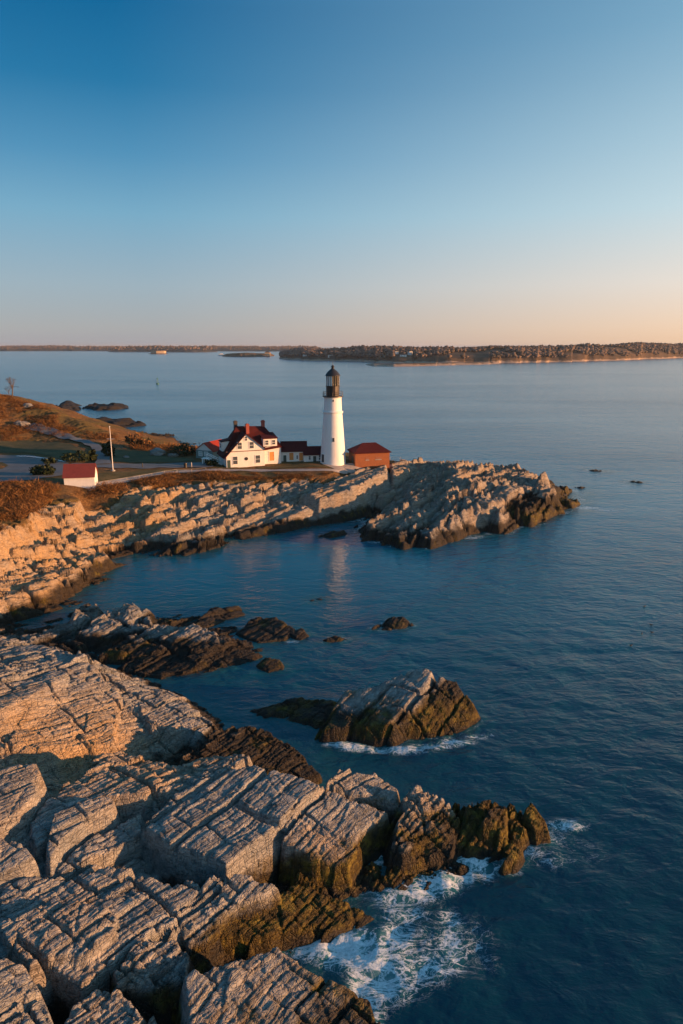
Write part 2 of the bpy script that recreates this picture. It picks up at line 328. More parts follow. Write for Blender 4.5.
# --- cliffs (belong to the shore)
slab([(-160,590,10),(-60,560,9.5),(0,534,8.7),(18,524,8.6),(38,512,8.4),(70,508,8.2),(80,497,8.4),(60,490,8.8),(-160,500,10)],k=2.8)
slab([(-60,590,5.5),(0,566,5.0),(30,556,4.6),(66,541,4.2),(90,535,4.0),(60,528,4.6),(-60,545,6)],k=2.2)
slab([(-40,612,3.6),(0,600,3.4),(40,590,3.0),(75,575,2.6),(95,560,2.6),(108,560,2.0),(100,550,2.6),(0,575,4)],k=2.2)
slab([(345,472,8.3),(386,464.5,8.2),(386,472,7.9),(352,486,7.4),(318,497,6.0),(300,495,6.0)],k=3.2,amp=.35,wl=.3)
slab([(391,463,8.0),(407,460,7.8),(410,466,7.5),(393,474,7.4)],k=3.2,amp=.35,wl=.3)
slab([(170,545,1.8),(200,535,2.0),(222,538,1.5),(215,546,.8),(180,553,.7)],k=1.6)
slab([(232,520,3.0),(262,510,3.6),(320,500,4.6),(330,506,3.6),(290,520,2.2),(240,532,1.4)],k=2.2,amp=.6)
# ribs of the point
for (a,b,c,d) in [((368,528),(418,492),(428,496),(384,534)),((385,533),(440,488),(450,494),(402,540)),((408,535),(462,498),(474,506),(428,538)),
                  ((445,500),(480,466),(500,466),(478,505)),((478,512),(520,470),(535,478),(500,518)),((425,484),(436,461),(452,464),(446,482)),((505,505),(545,480),(556,492),(528,512))]:
    hz=[1.9+random.random()*.5,5.6,5.2,1.7] if c[1]>490 and a[1]>520 else ([5.8,7.9,7.6,5.4] if a[1]<505 and b[1]<470 else [3.8,6.0,5.0,3.0])
    slab([(a[0],a[1],hz[0]),(b[0],b[1],hz[1]),(c[0],c[1],hz[2]),(d[0],d[1],hz[3])],k=1.8,amp=1.1)
# --- things: foreground blocks
o=own('huge orange-lit rock hump on the left shore, its smooth grey top in shade')
slab([(0,650,6.6),(45,644,6.7),(84,654,7.0),(60,680,7.3),(0,708,7.8),(-120,740,8),(-120,680,8)],k=1.0,amp=.45,own=o)
slab([(128,692,4.4),(160,688,3.7),(190,706,2.9),(212,722,2.0),(200,731,2.0),(150,722,3.4)],k=1.7,amp=.8,own=o)
slab([(84,656,6.8),(100,672,6.1),(118,692,5.0),(110,735,4.2),(40,755,4.4),(0,752,5.0),(0,712,7.4),(50,690,7.2)],k=1.9,amp=.75,own=o)
o=own('dark brown streaked slab wedged in the gully right of the big orange-lit hump')
slab([(178,764,3.2),(214,729,3.6),(252,726,3.4),(286,742,2.2),(322,772,.9),(300,778,1.0),(250,770,2.4)],k=2.9,amp=.9,own=o)
o=own('long pale grey block with a flat ribbed top and a steep cut left face')
slab([(143,824,4.8),(172,792,5.1),(214,775,5.3),(252,766,5.2),(300,777,4.9),(322,786,4.7),(300,806,4.6),(262,840,4.4),(226,866,4.2),(208,860,4.2),(172,842,4.5)],k=6.5,amp=.42,own=o,wl=.3)
slab([(150,790,5.2),(160,768,5.0),(205,758,4.6),(250,760,4.4),(215,778,5.0)],k=3.2,amp=1.0,own=o)
o=own('grey and tan split block directly right of the long pale ribbed block')
slab([(281,834,3.9),(292,812,4.1),(318,786,4.3),(360,800,3.7),(388,812,2.9),(362,834,2.6),(346,862,2.2),(312,858,2.8),(284,848,3.4)],k=5.4,amp=.55,own=o,wl=.35)
slab([(326,782,4.5),(333,767,4.6),(372,768,4.2),(398,787,3.3),(398,806,2.8),(368,794,3.7)],k=5.4,amp=.5,own=o,wl=.35)
o=own('olive and tan jagged outcrop just right of the split block, weed on its lower sides')
slab([(390,838,2.6),(393,812,3.7),(412,788,4.1),(436,798,3.4),(452,812,2.8),(446,846,1.7),(412,858,1.5)],k=3.15,amp=1.90,own=o,wl=0.90)
o=own('dark olive saddle-shaped outcrop between the jagged outcrop and the lone pointed rock')
slab([(450,832,2.0),(463,806,2.8),(484,793,3.3),(506,800,2.8),(520,820,1.8),(508,836,1.1),(478,848,1.0)],k=2.66,amp=2.09,own=o,wl=0.90)
slab([(480,812,3.2),(488,796,3.6),(500,800,3.2),(498,818,2.6)],k=3.15,amp=1.14,own=o)
o=own('lone pointed dark rock leaning left at the very end of the foreground spit')
slab([(520,797,3.0),(528,798,2.8),(544,816,1.9),(546,828,1.2),(532,828,1.3),(524,812,2.2)],k=3.36,amp=0.95,own=o,wl=0.60)
o=own('small rust-orange upright rock in the surf just below the pointed rock of the spit')
slab([(499,856,1.2),(508,838,1.7),(517,840,1.6),(511,858,.9)],k=3.57,amp=0.76,own=o,wl=0.40)
o=own('low dark wet ledge washed by the surf, below the olive jagged outcrop')
slab([(372,880,.4),(400,860,.9),(440,850,1.0),(462,862,.6),(440,880,.15),(400,896,.15)],k=1.33,amp=1.71,own=o)
slab([(300,885,.9),(330,862,1.2),(372,862,.9),(372,880,.4),(330,892,.5)],k=1.33,amp=1.71,own=o)
o=own('wedge-shaped slab at the left edge, directly under the big orange-lit hump')
slab([(-60,770,7.9),(0,764,7.8),(34,761,7.5),(38,772,7.2),(34,792,6.6),(14,814,6.2),(-30,835,6.6)],k=4.5,amp=.4,own=o,wl=.3)
o=own('broad grey stepped platform with a thin orange-lit ledge, left of the long pale block')
slab([(44,846,6.0),(58,812,6.2),(104,797,6.0),(112,798,5.9),(112,806,5.6),(62,838,5.7),(46,856,5.6)],k=6.4,amp=.5,own=o,wl=.2)
slab([(40,842,5.4),(30,818,5.6),(62,786,5.8),(98,764,5.7),(130,764,5.6),(158,778,5.5),(140,792,5.4),(104,797,5.6),(70,812,5.5)],k=5.1,amp=.6,own=o)
slab([(52,862,4.9),(100,830,4.7),(138,812,4.6),(142,826,4.3),(120,846,4.0),(70,876,4.4)],k=3.5,amp=.8,own=o)
slab([(92,770,5.7),(96,757,5.4),(122,752,5.0),(188,768,4.6),(205,776,4.7),(160,792,5.0),(136,782,5.2)],k=4.2,amp=.9,own=o)
o=own('small rounded orange-lit boulder at the left edge, below the stepped grey platform','boulder','boulder')
slab([(-20,842,6.5),(0,834,6.6),(24,836,6.4),(32,850,6.0),(22,862,5.7),(-20,880,6.0)],k=4.5,amp=.35,own=o,wl=.3)
o=own('wide tilted grey sheet of finely cracked rock filling the lower left, with peach-lit patches')
slab([(-60,900,5.4),(20,874,5.2),(70,868,4.9),(128,868,4.5),(176,878,4.2),(196,884,3.9),(172,920,3.5),(120,950,3.6),(80,980,3.8),(50,970,4.1),(0,952,4.6),(-60,940,5)],k=5.8,amp=.62,own=o)
slab([(0,925,5.5),(50,893,5.5),(110,905,5.0),(112,925,4.6),(80,952,4.5),(30,962,4.8)],k=4.2,amp=.8,own=o)
o=own('blocky grey rock cropped by the bottom left corner, below the wide cracked sheet')
slab([(-60,975,7.2),(0,955,6.4),(20,965,6.0),(40,990,5.4),(62,1030,4.6),(40,1090,4.6),(-80,1090,7)],k=4.8,amp=.7,own=o)
o=own('dark bluish cluster of cubic blocks at the bottom, left of the large bottom block')
slab([(110,965,3.9),(138,935,4.0),(172,932,3.7),(186,948,3.2),(186,975,3.0),(160,990,3.1),(120,985,3.5)],k=4.2,amp=1.0,own=o)
slab([(76,1010,4.0),(98,984,4.1),(140,996,3.6),(152,1030,3.2),(140,1090,3.0),(60,1090,3.6)],k=4.2,amp=1.0,own=o)
o=own('grey block with a tan nose pointing right, below the long pale ribbed block')
slab([(172,922,3.4),(186,896,3.8),(208,878,4.0),(248,876,3.8),(282,888,3.1),(262,897,3.0),(232,908,2.9),(204,934,2.6),(184,938,2.8)],k=4.2,amp=.75,own=o,wl=.4)
o=own('low olive-brown weedy slab running right into the surf behind the large bottom block')
slab([(210,934,2.0),(240,910,2.4),(300,890,1.7),(345,898,1.0),(374,910,.5),(348,922,.5),(312,930,1.0),(270,934,1.6)],k=4.8,amp=.8,own=o)
o=own('large cracked block at the bottom centre with olive weed toward the surf')
slab([(186,985,3.6),(214,956,4.0),(276,940,3.9),(306,960,3.4),(346,984,2.4),(372,1000,1.6),(380,1024,1.3),(360,1090,1.6),(180,1090,3.4)],k=3.8,amp=.6,own=o,wl=.45)
# --- islets
G='small dark rocks awash off the reef'
o=own('largest rock island offshore, grey flat-topped with yellow-green weed on its right end','rock_islet','rock islet')
slab([(322,724,1.8),(344,694,2.6),(372,686,3.4),(400,672,4.3),(420,669,4.6),(434,673,4.3),(424,694,3.6),(404,712,2.6),(390,728,1.5),(350,730,1.1)],k=2.4,amp=.5,own=o,wl=.4)
slab([(424,696,3.6),(436,680,3.9),(458,684,3.3),(474,702,2.2),(470,716,1.1),(450,728,.8),(420,732,.7),(402,730,.9)],k=2.2,amp=1.0,own=o)
slab([(252,710,.35),(290,700,.8),(330,700,1.2),(324,720,.8),(300,718,.4),(266,714,.3)],k=.9,amp=.6,own=o)
RF=own('long low reef running out from the left shore into the cove, pale on top','reef','reef')
for pts in [[(77,622,2.0),(80,604,3.0),(95,601,2.9),(101,610,2.4),(90,624,1.8)],
    [(78,632,2.1),(100,614,3.0),(128,604,3.0),(152,612,2.4),(150,626,1.9),(110,634,1.7)],
    [(118,612,3.1),(124,602,3.5),(136,604,3.4),(142,614,2.8)],
    [(100,652,1.5),(118,636,2.3),(158,622,2.9),(190,624,2.7),(205,636,2.1),(190,650,1.4),(140,656,1.1)],
    [(160,636,2.6),(190,622,3.0),(214,630,2.6),(222,644,1.8),(196,650,1.5)],
    [(186,656,1.2),(214,634,2.1),(238,638,1.7),(258,652,.8),(240,664,.3),(200,666,.5)],
    [(110,668,.6),(150,650,1.2),(200,655,1.1),(220,668,.2),(160,676,.2)]]:
    slab(pts,k=2.0,amp=.95,own=RF)
for lab,pts,k in [
  ('arched dark brown rock awash just beyond the middle of the reef',[(196,624,.7),(212,608,1.4),(236,604,1.1),(244,612,.5),(222,618,.5),(206,628,.3)],1.5),
  ('brown lumpy rock with an orange crest off the outer end of the reef',[(236,632,.4),(252,618,1.1),(276,616,1.2),(292,628,.8),(284,638,.4),(256,640,.4)],1.6),
  ('small low brown rock at the far right tip of the reef chain',[(288,632,.6),(300,626,.9),(306,632,.5),(298,638,.3)],1.8),
  ('small round brown rock surrounded by ripples, just below the outer end of the reef',[(256,664,.5),(264,656,1.1),(278,658,1.0),(282,666,.4),(268,671,.2)],1.8),
  ('lone rust-topped dark rock in open water right of the reef',[(374,628,.3),(390,616,1.0),(402,614,1.3),(410,620,.8),(402,626,.3),(384,630,.1)],1.6),
  ('smallest dark rock awash in the middle of the cove, under the lighthouse reflection',[(309,600,.15),(317,597,.35),(325,600,.1),(316,602,.05)],1.2),
  ('low dark rock awash between the reef and the isolated rust-topped rock',[(324,640,.15),(334,635,.5),(345,637,.4),(340,641,.1)],1.2),
  ('flat dark rock awash at the foot of the cliff below the lighthouse',[(320,536,.2),(334,530,.7),(344,533,.4),(334,538,.1)],1.3),
  ('thin dark rock breaking the swell far right, beyond the tip of the point',[(586,470,-.1),(594,468.5,.6),(605,470,.45),(600,472.5,.1)],.9),
  ('barely exposed dark rock in the swell, rightmost of the rocks beyond the point',[(624,482,-.1),(632,480,.4),(639,481.5,.3),(632,483.5,.05)],.9)]:
    o=own(lab,'rock_islet','rock islet',G); slab(pts,k=k,amp=.5,own=o,wl=.3)
HILLROCK=[(58,425),(62,412),(78,416),(84,424),(90,427),(118,434),(118,440),(100,438),(80,430)]
VEG=[(*at(u,v,9.),) for u,v in [(-400,560),(-60,545),(0,530),(22,518),(45,501),(75,495),(105,491),(130,484),(160,479),(200,477),(240,477),(262,475),(330,472.5),(345,467.5),(390,461),(392,458)]]+[(18,200),(-15,215),(-58,255),(-70,285),(-130,325),(-250,370),(-500,370),(-500,120)]
def terrain(X,Y,detail=True,smooth_only=False):
    shp=X.shape
    wx=fbm(X*.22,Y*.22,3,3)*1.0; wy=fbm(X*.22,Y*.22,31,3)*1.0
    sv=sdpoly(X+wx*1.5,Y+wy*1.5,VEG)
    dist=np.sqrt(X*X+Y*Y)
    veg=np.clip(.5-sv/5,0,1)*np.where(Y>205,.86,1)
    ca,sa=math.cos(STRIKE),math.sin(STRIKE)
    a=fbm(X*.05,Y*.05,77,2)*2.0
    s=X*ca+Y*sa+fbm(X*.3,Y*.3,5,3)*.35; t=-X*sa+Y*ca+fbm(X*.22,Y*.22,8,3)*.4+a
    s=s+t*.18
    far=np.clip((dist-75)/60,0,1)
    b1=blocks(s,t,5.2,2.3,1); b2=blocks(s+.7*b1[0],t,1.9,.85,2); b3=blocks(s,t+.3*b2[0],.8,.36,3)
    b0=blocks(s,t,11,5.5,4)
    if smooth_only: return rbf(X,Y)
    m=1-veg
    m2=m*(.62-.10*far); jx=((b1[0]-.5)*1.5+(b2[0]-.5)*.75)*m2; jy=((b1[1]-.5)*1.5+(b2[1]-.5)*.75)*m2
    base=rbf(X+wx*m*.8+jx*.6,Y+wy*m*.8+jy*.6)
    H=base.copy(); ow=np.zeros(shp,int); rb=base.copy(); A=np.ones(shp)
    for q in SH:
        P=q['P']; mg=(q['zm']+3)/q['k']+2.5
        k=(X>P[:,0].min()-mg)&(X<P[:,0].max()+mg)&(Y>P[:,1].min()-mg)&(Y<P[:,1].max()+mg)
        if not k.any(): continue
        x=X[k]+wx[k]*.5+jx[k]*q['wl']; y=Y[k]+wy[k]*.5+jy[k]*q['wl']
        sd=sdpoly(x,y,P); c=q['c']
        z=c[0]*X[k]+c[1]*Y[k]+c[2]
        z=np.minimum(z,q['zm']+.3)
        z=z-q['k']*np.maximum(sd,0)-q['rnd']*np.exp(np.minimum(sd,0)/.5)
        h=H[k]; w=z>h; h[w]=z[w]; H[k]=h
        oo=ow[k]; oo[w]=q['own']; ow[k]=oo; aa=A[k]; aa[w]=q['amp']; A[k]=aa
    if detail:
        A=A*m*(1+.5*far)
        near=1-far
        v1=vcell(s*.8,t,3.4,101); v2=vcell(s,t,1.25,131)
        d=(.13+.52*far)*(b1[0]-.5)+(.5-b1[4])*2.3*(.03+.07*far)*(.2+1.2*b1[1])+(b1[5]-.5)*(.25+.2*far)*(b1[2]-.5)
        d+=near*((b0[0]-.5)*.30+(.5-b0[4])*.35*(b0[1]-.35)+(b0[5]-.5)*.45*(b0[2]-.5))
        d+=v1[0]*(.17+.10*far)+v2[0]*(.13-.01*far)
        d+=far*((b0[0]-.5)*.8+(.5-b0[4])*.9+.2*(b1[0]-.5)+(.5-b1[4])*.25)
        d+=.15*(b2[0]-.5)*(.3+1.3*b1[2])*(1+1.6*far)+(.5-b2[4])*.85*.10*b2[1]+(b2[5]-.5)*.16*(b2[2]-.5)
        d+=.08*(b3[0]-.5)+(.5-b3[4])*.03
        vc=lambda e,w: np.clip(1-e/w,0,1)
        cr=near*(.55*np.clip(vc(b1[3],.16)*1.6,0,1)*(b1[2]>.68)+.20*vc(b1[3],.11))+.24*vc(b2[3],.11)*(b2[2]>.5)+.11*vc(b3[3],.09)*(b3[1]>.35)+far*1.0*vc(b0[3],.6)+far*.9*np.clip(vc(b1[3],.42)*1.5,0,1)*(b1[2]>.4)+near*1.3*np.clip(vc(b0[3],.34)*1.8,0,1)*(b0[2]>.62)
        d-=cr+.16*vc(v1[1],.10)*near
        d+=fbm(X*1.9,Y*1.9,41,4)*.09+fbm(X*.35,Y*.35,43,2)*.07
        H=H+A*d
        H=H+veg*(fbm(X*.25,Y*.25,51,4)*.35+fbm(X*.06,Y*.06,53,2)*.3)*np.clip((Y-60)/100,.3,2)*.5
        H=H+veg*np.clip((base-10.8)/3,0,1)*(fbm(X*.13,Y*.13,57,5)*1.5)
    low=np.clip((1.7-rb)/1.2,0,1)  # low ground lifts the wet band, so gully shade is painted in too
    low=np.maximum(low,np.clip((X-26+fbm(X*.15,Y*.15,83,3)*14)/14,0,1)*np.clip((8.0-H)/1.6,0,3.0)*(Y>125))
    terrain.low=low
    return H,ow,veg
# flatten plateau noise under built places
FLATS=[]
def grid(xs,ys):
    X,Y=np.meshgrid(xs,ys); return X,Y
def prog(a,b,s0,s1):
    out=[a]; 
    while out[-1]<b: f=(out[-1]-a)/(b-a); out.append(out[-1]+s0+(s1-s0)*f)
    out[-1]=b; return np.array(out)
def sunlit_ochre(V):  # sunlit orange put into the rock colour of left cliffs, hump and headland
    x,y=V[:,0],V[:,1]
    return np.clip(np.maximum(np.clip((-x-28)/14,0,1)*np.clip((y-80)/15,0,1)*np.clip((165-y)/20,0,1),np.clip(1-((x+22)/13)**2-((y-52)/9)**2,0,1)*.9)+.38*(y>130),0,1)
ownmesh={}
def addland(xs,ys,zcut=-1.3):
    X,Y=grid(xs,ys); Z,O,Vg=terrain(X,Y); Lw=terrain.low.ravel().copy()
    # in front of the camera's view only (generous)
    vis=(np.abs(X)<(Y+14)*.66+8)
    ny,nx=X.shape; idx=np.arange(ny*nx).reshape(ny,nx)
    F=np.stack([idx[:-1,:-1],idx[:-1,1:],idx[1:,1:],idx[1:,:-1]],-1).reshape(-1,4)
    Zf=Z.ravel(); keep=(Zf[F].max(1)>zcut)&vis.ravel()[F].all(1); F=F[keep]
    fo=O.ravel()[F[:,0]]
    V=np.stack([X.ravel(),Y.ravel(),Zf],-1)
    for o in np.unique(fo):
        f=F[fo==o]; u,inv=np.unique(f,return_inverse=True)
        ownmesh.setdefault(int(o),[]).append((V[u],inv.reshape(-1,4),Vg.ravel()[u],Lw[u]))
print('terrain F'); addland(np.arange(-48,32,.082),np.arange(24,62.05,.082)); addland(np.arange(-62,32,.12),np.arange(61.95,92,.12))
print('terrain M'); addland(np.arange(-175,98,.25),prog(91.95,232,.22,.34))
print('terrain B'); addland(np.arange(-330,60,.8),np.arange(231.7,420,.8))
for o,parts in ownmesh.items():
    off=0; V=[];F=[];G_=[];W_=[]
    for v,f,g,l_ in parts: V.append(v);F.append(f+off);G_.append(g);W_.append(l_);off+=len(v)
    V=np.concatenate(V);F=np.concatenate(F);g=np.concatenate(G_);lw=np.concatenate(W_).copy()
    lab_=(OWN[o] or ('','','',''))[1]; wd=1.0 if any(t in lab_ for t in ('olive','yellow','pointed','tan nose','split block','rust-orange')) else (.30 if OWN[o] else .35)
    if any(t in lab_ for t in ('olive-brown','dark wet ledge','dark brown streaked','saddle','pointed','rust-orange','awash','brown')): lw=lw+1.1
    if 'dark bluish' in lab_: lw=lw+.5
    if 'yellow-green weed' in lab_: lw=lw+np.clip((V[:,0]-7)/4,0,1)*1.2
    if OWN[o] is None:
        ob=mesh_np('rocky_shore',V,F,[ROCK],attrs={'veg':g,'low':lw,'weed':lw*wd,'sunlit_ochre':sunlit_ochre(V)}); tag(ob,kind='structure')
    else:
        nm,lab,cat,grp=OWN[o]
        if len(F)<30: print('tiny',lab,len(F)); continue
        org=(float(V[:,0].mean()),float(V[:,1].mean()),0.)
        ob=mesh_np(nm,V,F,[ROCK],attrs={'veg':g*0,'low':lw,'weed':lw*wd,'sunlit_ochre':sunlit_ochre(V)},origin=org); tag(ob,lab,cat,grp)
def gz(x,y):
    return float(terrain(np.array([[x]]),np.array([[y]]))[0][0,0])
def gzs(P):
    P=np.array(P); return terrain(P[:,0][None],P[:,1][None])[0][0]
# ------------------------------------------------------------------ sea
def axis(segs):
    out=[np.array([segs[0][0]])]
    for a,b,s in segs: n=max(1,int(round((b-a)/s))); out.append(np.linspace(a,b,n+1)[1:])
    return np.concatenate(out)
wxs=np.concatenate([-np.geomspace(90000,120,22),axis([(-110,-50,3),(-50,45,.32),(45,110,2)]),np.geomspace(120,90000,22)])
wys=np.concatenate([[-3000,-400,-50,5],axis([(20,95,.32),(95,240,1.5),(240,420,6)]),np.geomspace(430,120000,30)])
X,Y=grid(wxs,wys)
near=(np.abs(X)<120)&(Y>10)&(Y<430)
Zt=np.full(X.shape,-6.); Zt[near]=terrain(X[near][None],Y[near][None],detail=False)[0][0]
shallow=np.clip((Zt+3.2)/3.2,0,1)**1.5
foam=np.zeros(X.shape)
FO=[ # (u,v,rx,ry,strength) ellipses in metres on the water
(306,944,1.0,.7,1.2),(324,944,1.4,.9,1.2),(345,948,1.6,1.1,1.2),(368,956,1.5,1.1,1.0),(385,968,1.5,1.2,.75),(408,970,1.4,1.4,.55),(432,966,1.2,1.0,.65),(452,950,.8,1.4,.7),(452,925,.8,1.2,.55),(395,940,1.2,1.0,.75),(405,915,1.4,.8,.6),(428,938,1.6,1.6,.33),(362,990,.7,1.3,.85),(385,985,1.6,1.0,.8),(372,1012,.7,1.0,.6),
(472,862,.7,.6,1.2),(458,872,1.0,.8,1.15),(440,882,1.2,.8,1.05),(420,892,1.3,.7,.85),(484,868,.6,1.2,.6),(374,857,.8,.9,.95),(362,866,.6,.6,.8),(396,900,1.4,.8,.55),(385,890,1.2,.8,.5),(475,945,1.6,2.2,.3),
(505,868,1.6,.7,.38),(528,852,2.0,.7,.42),(548,840,1.8,.8,.38),(567,826,1.3,.6,.7),(556,862,2.2,.9,.3),(585,850,2.0,2.,.22),
(340,745,1.2,.35,.9),(358,748,1.5,.4,1.15),(380,750,1.4,.4,.9),(402,750,1.6,.4,1.1),(430,747,1.8,.4,.8),(456,743,1.4,.45,.85),(475,737,1.2,.4,.5),(490,735,1.0,.4,.3),(410,752,2.5,.5,.4),
(270,664,.7,.6,.4),(245,655,.8,.5,.5),(292,642,1.0,.5,.45),(262,628,1.0,.5,.3),
(588,508,2.4,.9,1.0),(606,510,2.8,.8,.6),(560,513,2.,.6,.7),(528,524,2.2,.6,.6),(497,533,2,.6,.8),(470,538,2,.6,.6),(400,543,2.2,.6,.6),(380,543,2.4,.6,.7),(420,541,2.5,.7,.5),(440,540,2,.6,.4),
(592,475,3,.8,.4),(626,486,3,.8,.4),(640,510,4,.8,.3)]
for u,v,rx,ry,st in FO:
    cx,cy=at(u,v,0); rx*=1.15; ry*=1.25
    d=((X-cx)/rx)**2+((Y-cy)/ry)**2
    foam=np.maximum(foam,st*np.exp(-d*.8))
edge=np.exp(-((Zt+.35)/.5)**2)*(X>-16)*(Y<100)*np.clip((X+16)/20,0,1)*.30
edge2=np.exp(-((Zt+.4)/.6)**2)*(Y>100)*np.clip((X+5)/10,.0,1)*.36
foam=np.clip(np.maximum(foam,np.maximum(edge,edge2)),0,1.2)
calm=np.clip(1-((X+12)/34)**2-((Y-122)/34)**2,0,1)**.5
Zw=np.zeros(X.shape); k=(np.abs(X)<52)&(Y>18)&(Y<100)
fade=np.clip((50-np.abs(X))/8,0,1)*np.clip((96-Y)/10,0,1)
Zw=(fbm(X*.22+Y*.05,Y*.35,91,4)*.16+np.clip(foam,0,1)*fbm(X*.8,Y*.8,95,3)*.45)*np.where(k,fade,0)
ny,nx=X.shape; idx=np.arange(ny*nx).reshape(ny,nx)
F=np.stack([idx[:-1,:-1],idx[:-1,1:],idx[1:,1:],idx[1:,:-1]],-1).reshape(-1,4)
sea=mesh_np('water',np.stack([X.ravel(),Y.ravel(),Zw.ravel()],-1),F,[WATER],smooth=True,attrs={'shallow':shallow.ravel(),'foam':foam.ravel(),'calm':calm.ravel()}); tag(sea,kind='structure')
# ------------------------------------------------------------------ materials
def paint(name,c,rough=.55,bs=.15):
    g=N(name); p=g.n('ShaderNodeTexCoord').outputs['Object']; z=g.sep(p)[2]
    w=g.noise(g.mapping(p,scale=(1,1,.25)),1.3,5,.65)
    col=g.mix(g.mr(w,.42,.72,0,.5),c,tuple(x*.72 for x in c)); fr=g.math('FRACT',g.math('MULTIPLY',z,6.0))
    g.fin(col,rough,g.bump(g.mr(fr,0,.2),bs,.03)); return g.m
def brickpaint():
    g=N('white_tower_paint'); p=g.n('ShaderNodeTexCoord').outputs['Object']; n=g.noise(g.mapping(p,scale=(1,1,.16)),.9,6,.7); n2=g.noise(p,3,5,.7)
    col=g.mix(g.mr(n,.5,.72,0,.35),(.78,.77,.74),(.52,.47,.40)); z=g.sep(p)[2]
    g.fin(col,.6,g.bump(g.math('ADD',g.mr(g.math('FRACT',g.math('MULTIPLY',z,2.2)),0,.12),g.math('MULTIPLY',n2,.8)),.35,.04)); return g.m
WHITE=paint('white_clapboard',(.72,.70,.66)); TOWERW=brickpaint()
TRIM=simple('white_trim',(.78,.76,.72),.5,.05)
def shingle(name,c):
    g=N(name); p=g.n('ShaderNodeTexCoord').outputs['Object']; z=g.sep(p)[2]
    w=g.noise(p,1.2,5,.7); v=g.voro(g.mapping(p,scale=(2.2,2.2,4)),1.2,'F1','Color')
    col=g.mix(g.mr(w,.35,.7,0,.8),c,tuple(x*.6 for x in c)); 
    g.fin(col,.85,g.bump(g.math('FRACT',g.math('MULTIPLY',z,3.3)),.4,.05),.2); return g.m
ROOF=shingle('dark_red_shingle',(.075,.010,.010)); ROOFB=shingle('bright_red_shingle',(.32,.035,.02))
GLASS=simple('window_glass',(.07,.08,.09),.15,.2); ORANGE_P=simple('orange_pane',(.62,.24,.06),.6,.12); DOORG=simple('dark_green_door',(.03,.06,.05),.5)  # orange panes are one opaque colour in place of glass
GREENW=paint('blue_green_boarding',(.16,.24,.23)); BLACK=simple('black_ironwork',(.022,.018,.016),.45,.3); IRON=simple('rusted_black_iron',(.022,.015,.010),.5,.4,1.5)
CONC=simple('grey_concrete',(.33,.32,.30),.9,.2,1.0,.2); CHIM=simple('red_chimney_brick',(.30,.07,.05),.9,.25,5,.3); DARKCH=simple('sooty_chimney',(.06,.05,.05),.9)
def brick(name,c):
    g=N(name); p=g.n('ShaderNodeTexCoord').outputs['Object']; b=g.n('ShaderNodeTexBrick'); s=g.sep(p)
    cx=g.n('ShaderNodeCombineXYZ'); g.l(g.math('ADD',s[0],s[1]),cx.inputs[0]); g.l(s[2],cx.inputs[1]); g.l(cx.outputs[0],b.inputs[0])
    b.inputs['Scale'].default_value=3.0; b.inputs['Color1'].default_value=(*c,1); b.inputs['Color2'].default_value=(c[0]*.7,c[1]*.65,c[2]*.6,1); b.inputs['Mortar'].default_value=(.24,.10,.05,1); b.inputs['Mortar Size'].default_value=.012
    g.fin(g.mix(g.mr(g.noise(p,.8,5,.6),.4,.7,0,.35),b.outputs[0],(.16,.06,.035)),.9); return g.m
BRICK=brick('red_brick',(.38,.125,.042))
ASPH=simple('worn_asphalt',(.115,.125,.13),.9,.18,.25,.1); GRAVEL=simple('pale_gravel',(.34,.29,.25),.95,.25,.8,.3); MARK=simple('white_road_paint',(.75,.75,.72),.7)
def lawnm(name,a,b):
    g=N(name); p=g.pos(); n=g.noise(p,.25,6,.7); f=g.noise(p,3,4,.7)
    g.fin(g.mix(g.mr(g.math('ADD',g.math('MULTIPLY',n,.6),g.math('MULTIPLY',f,.4)),.38,.6),a,b),.95,g.bump(f,.6,.15),.1); return g.m
LAWN=lawnm('dry_lawn',(.075,.065,.025),(.17,.12,.05)); MEADOW=lawnm('dull_green_meadow',(.045,.055,.028),(.12,.10,.05))
BARK=simple('grey_bark',(.10,.075,.06),.9,.3,4); 
# ------------------------------------------------------------------ ground sheets
def surf(u,v,z=9.0):
    """first point where the sight line through (u,v) meets the built ground"""
    zs=np.concatenate([np.arange(26,11,-.1),np.arange(11,6,-.04),np.arange(6,0,-.1)]); P=np.array([at(u,v,q) for q in zs])
    ok=P[:,1]<480
    T=terrain(P[:,0][None],P[:,1][None])[0][0]; hit=np.nonzero((T>=zs)&ok)[0]
    k=hit[0] if len(hit) else int(np.argmin(np.abs(zs-z)))
    return float(P[k,0]),float(P[k,1]),float(T[k])
def clipdrape(name,poly,mat,off=.10,step=1.6,kind='structure'):
    bm=bmesh.new(); vs=[bm.verts.new((x,y,0)) for x,y in poly]; bm.faces.new(vs); bmesh.ops.triangulate(bm,faces=bm.faces[:])
    P=np.array(poly)
    for ax in (0,1):
        for c in np.arange(P[:,ax].min()+step,P[:,ax].max(),step):
            co=[0,0,0]; co[ax]=c; no=[0,0,0]; no[ax]=1
            bmesh.ops.bisect_plane(bm,geom=bm.verts[:]+bm.edges[:]+bm.faces[:],dist=1e-5,plane_co=co,plane_no=no)
    V=np.array([v.co[:] for v in bm.verts]); Z=gzs(V[:,:2])
    for v,z in zip(bm.verts,Z): v.co.z=z+off
    for f in bm.faces:
        f.normal_update()
        if f.normal.z<0: f.normal_flip()
    me=bpy.data.meshes.new(name); bm.to_mesh(me); bm.free(); me.materials.append(mat); me.polygons.foreach_set('use_smooth',[True]*len(me.polygons))
    o=bpy.data.objects.new(name,me); COL.objects.link(o); tag(o,kind=kind); return o
def wpoly(px,z=9.0): return [surf(u,v,z)[:2] for u,v in px]
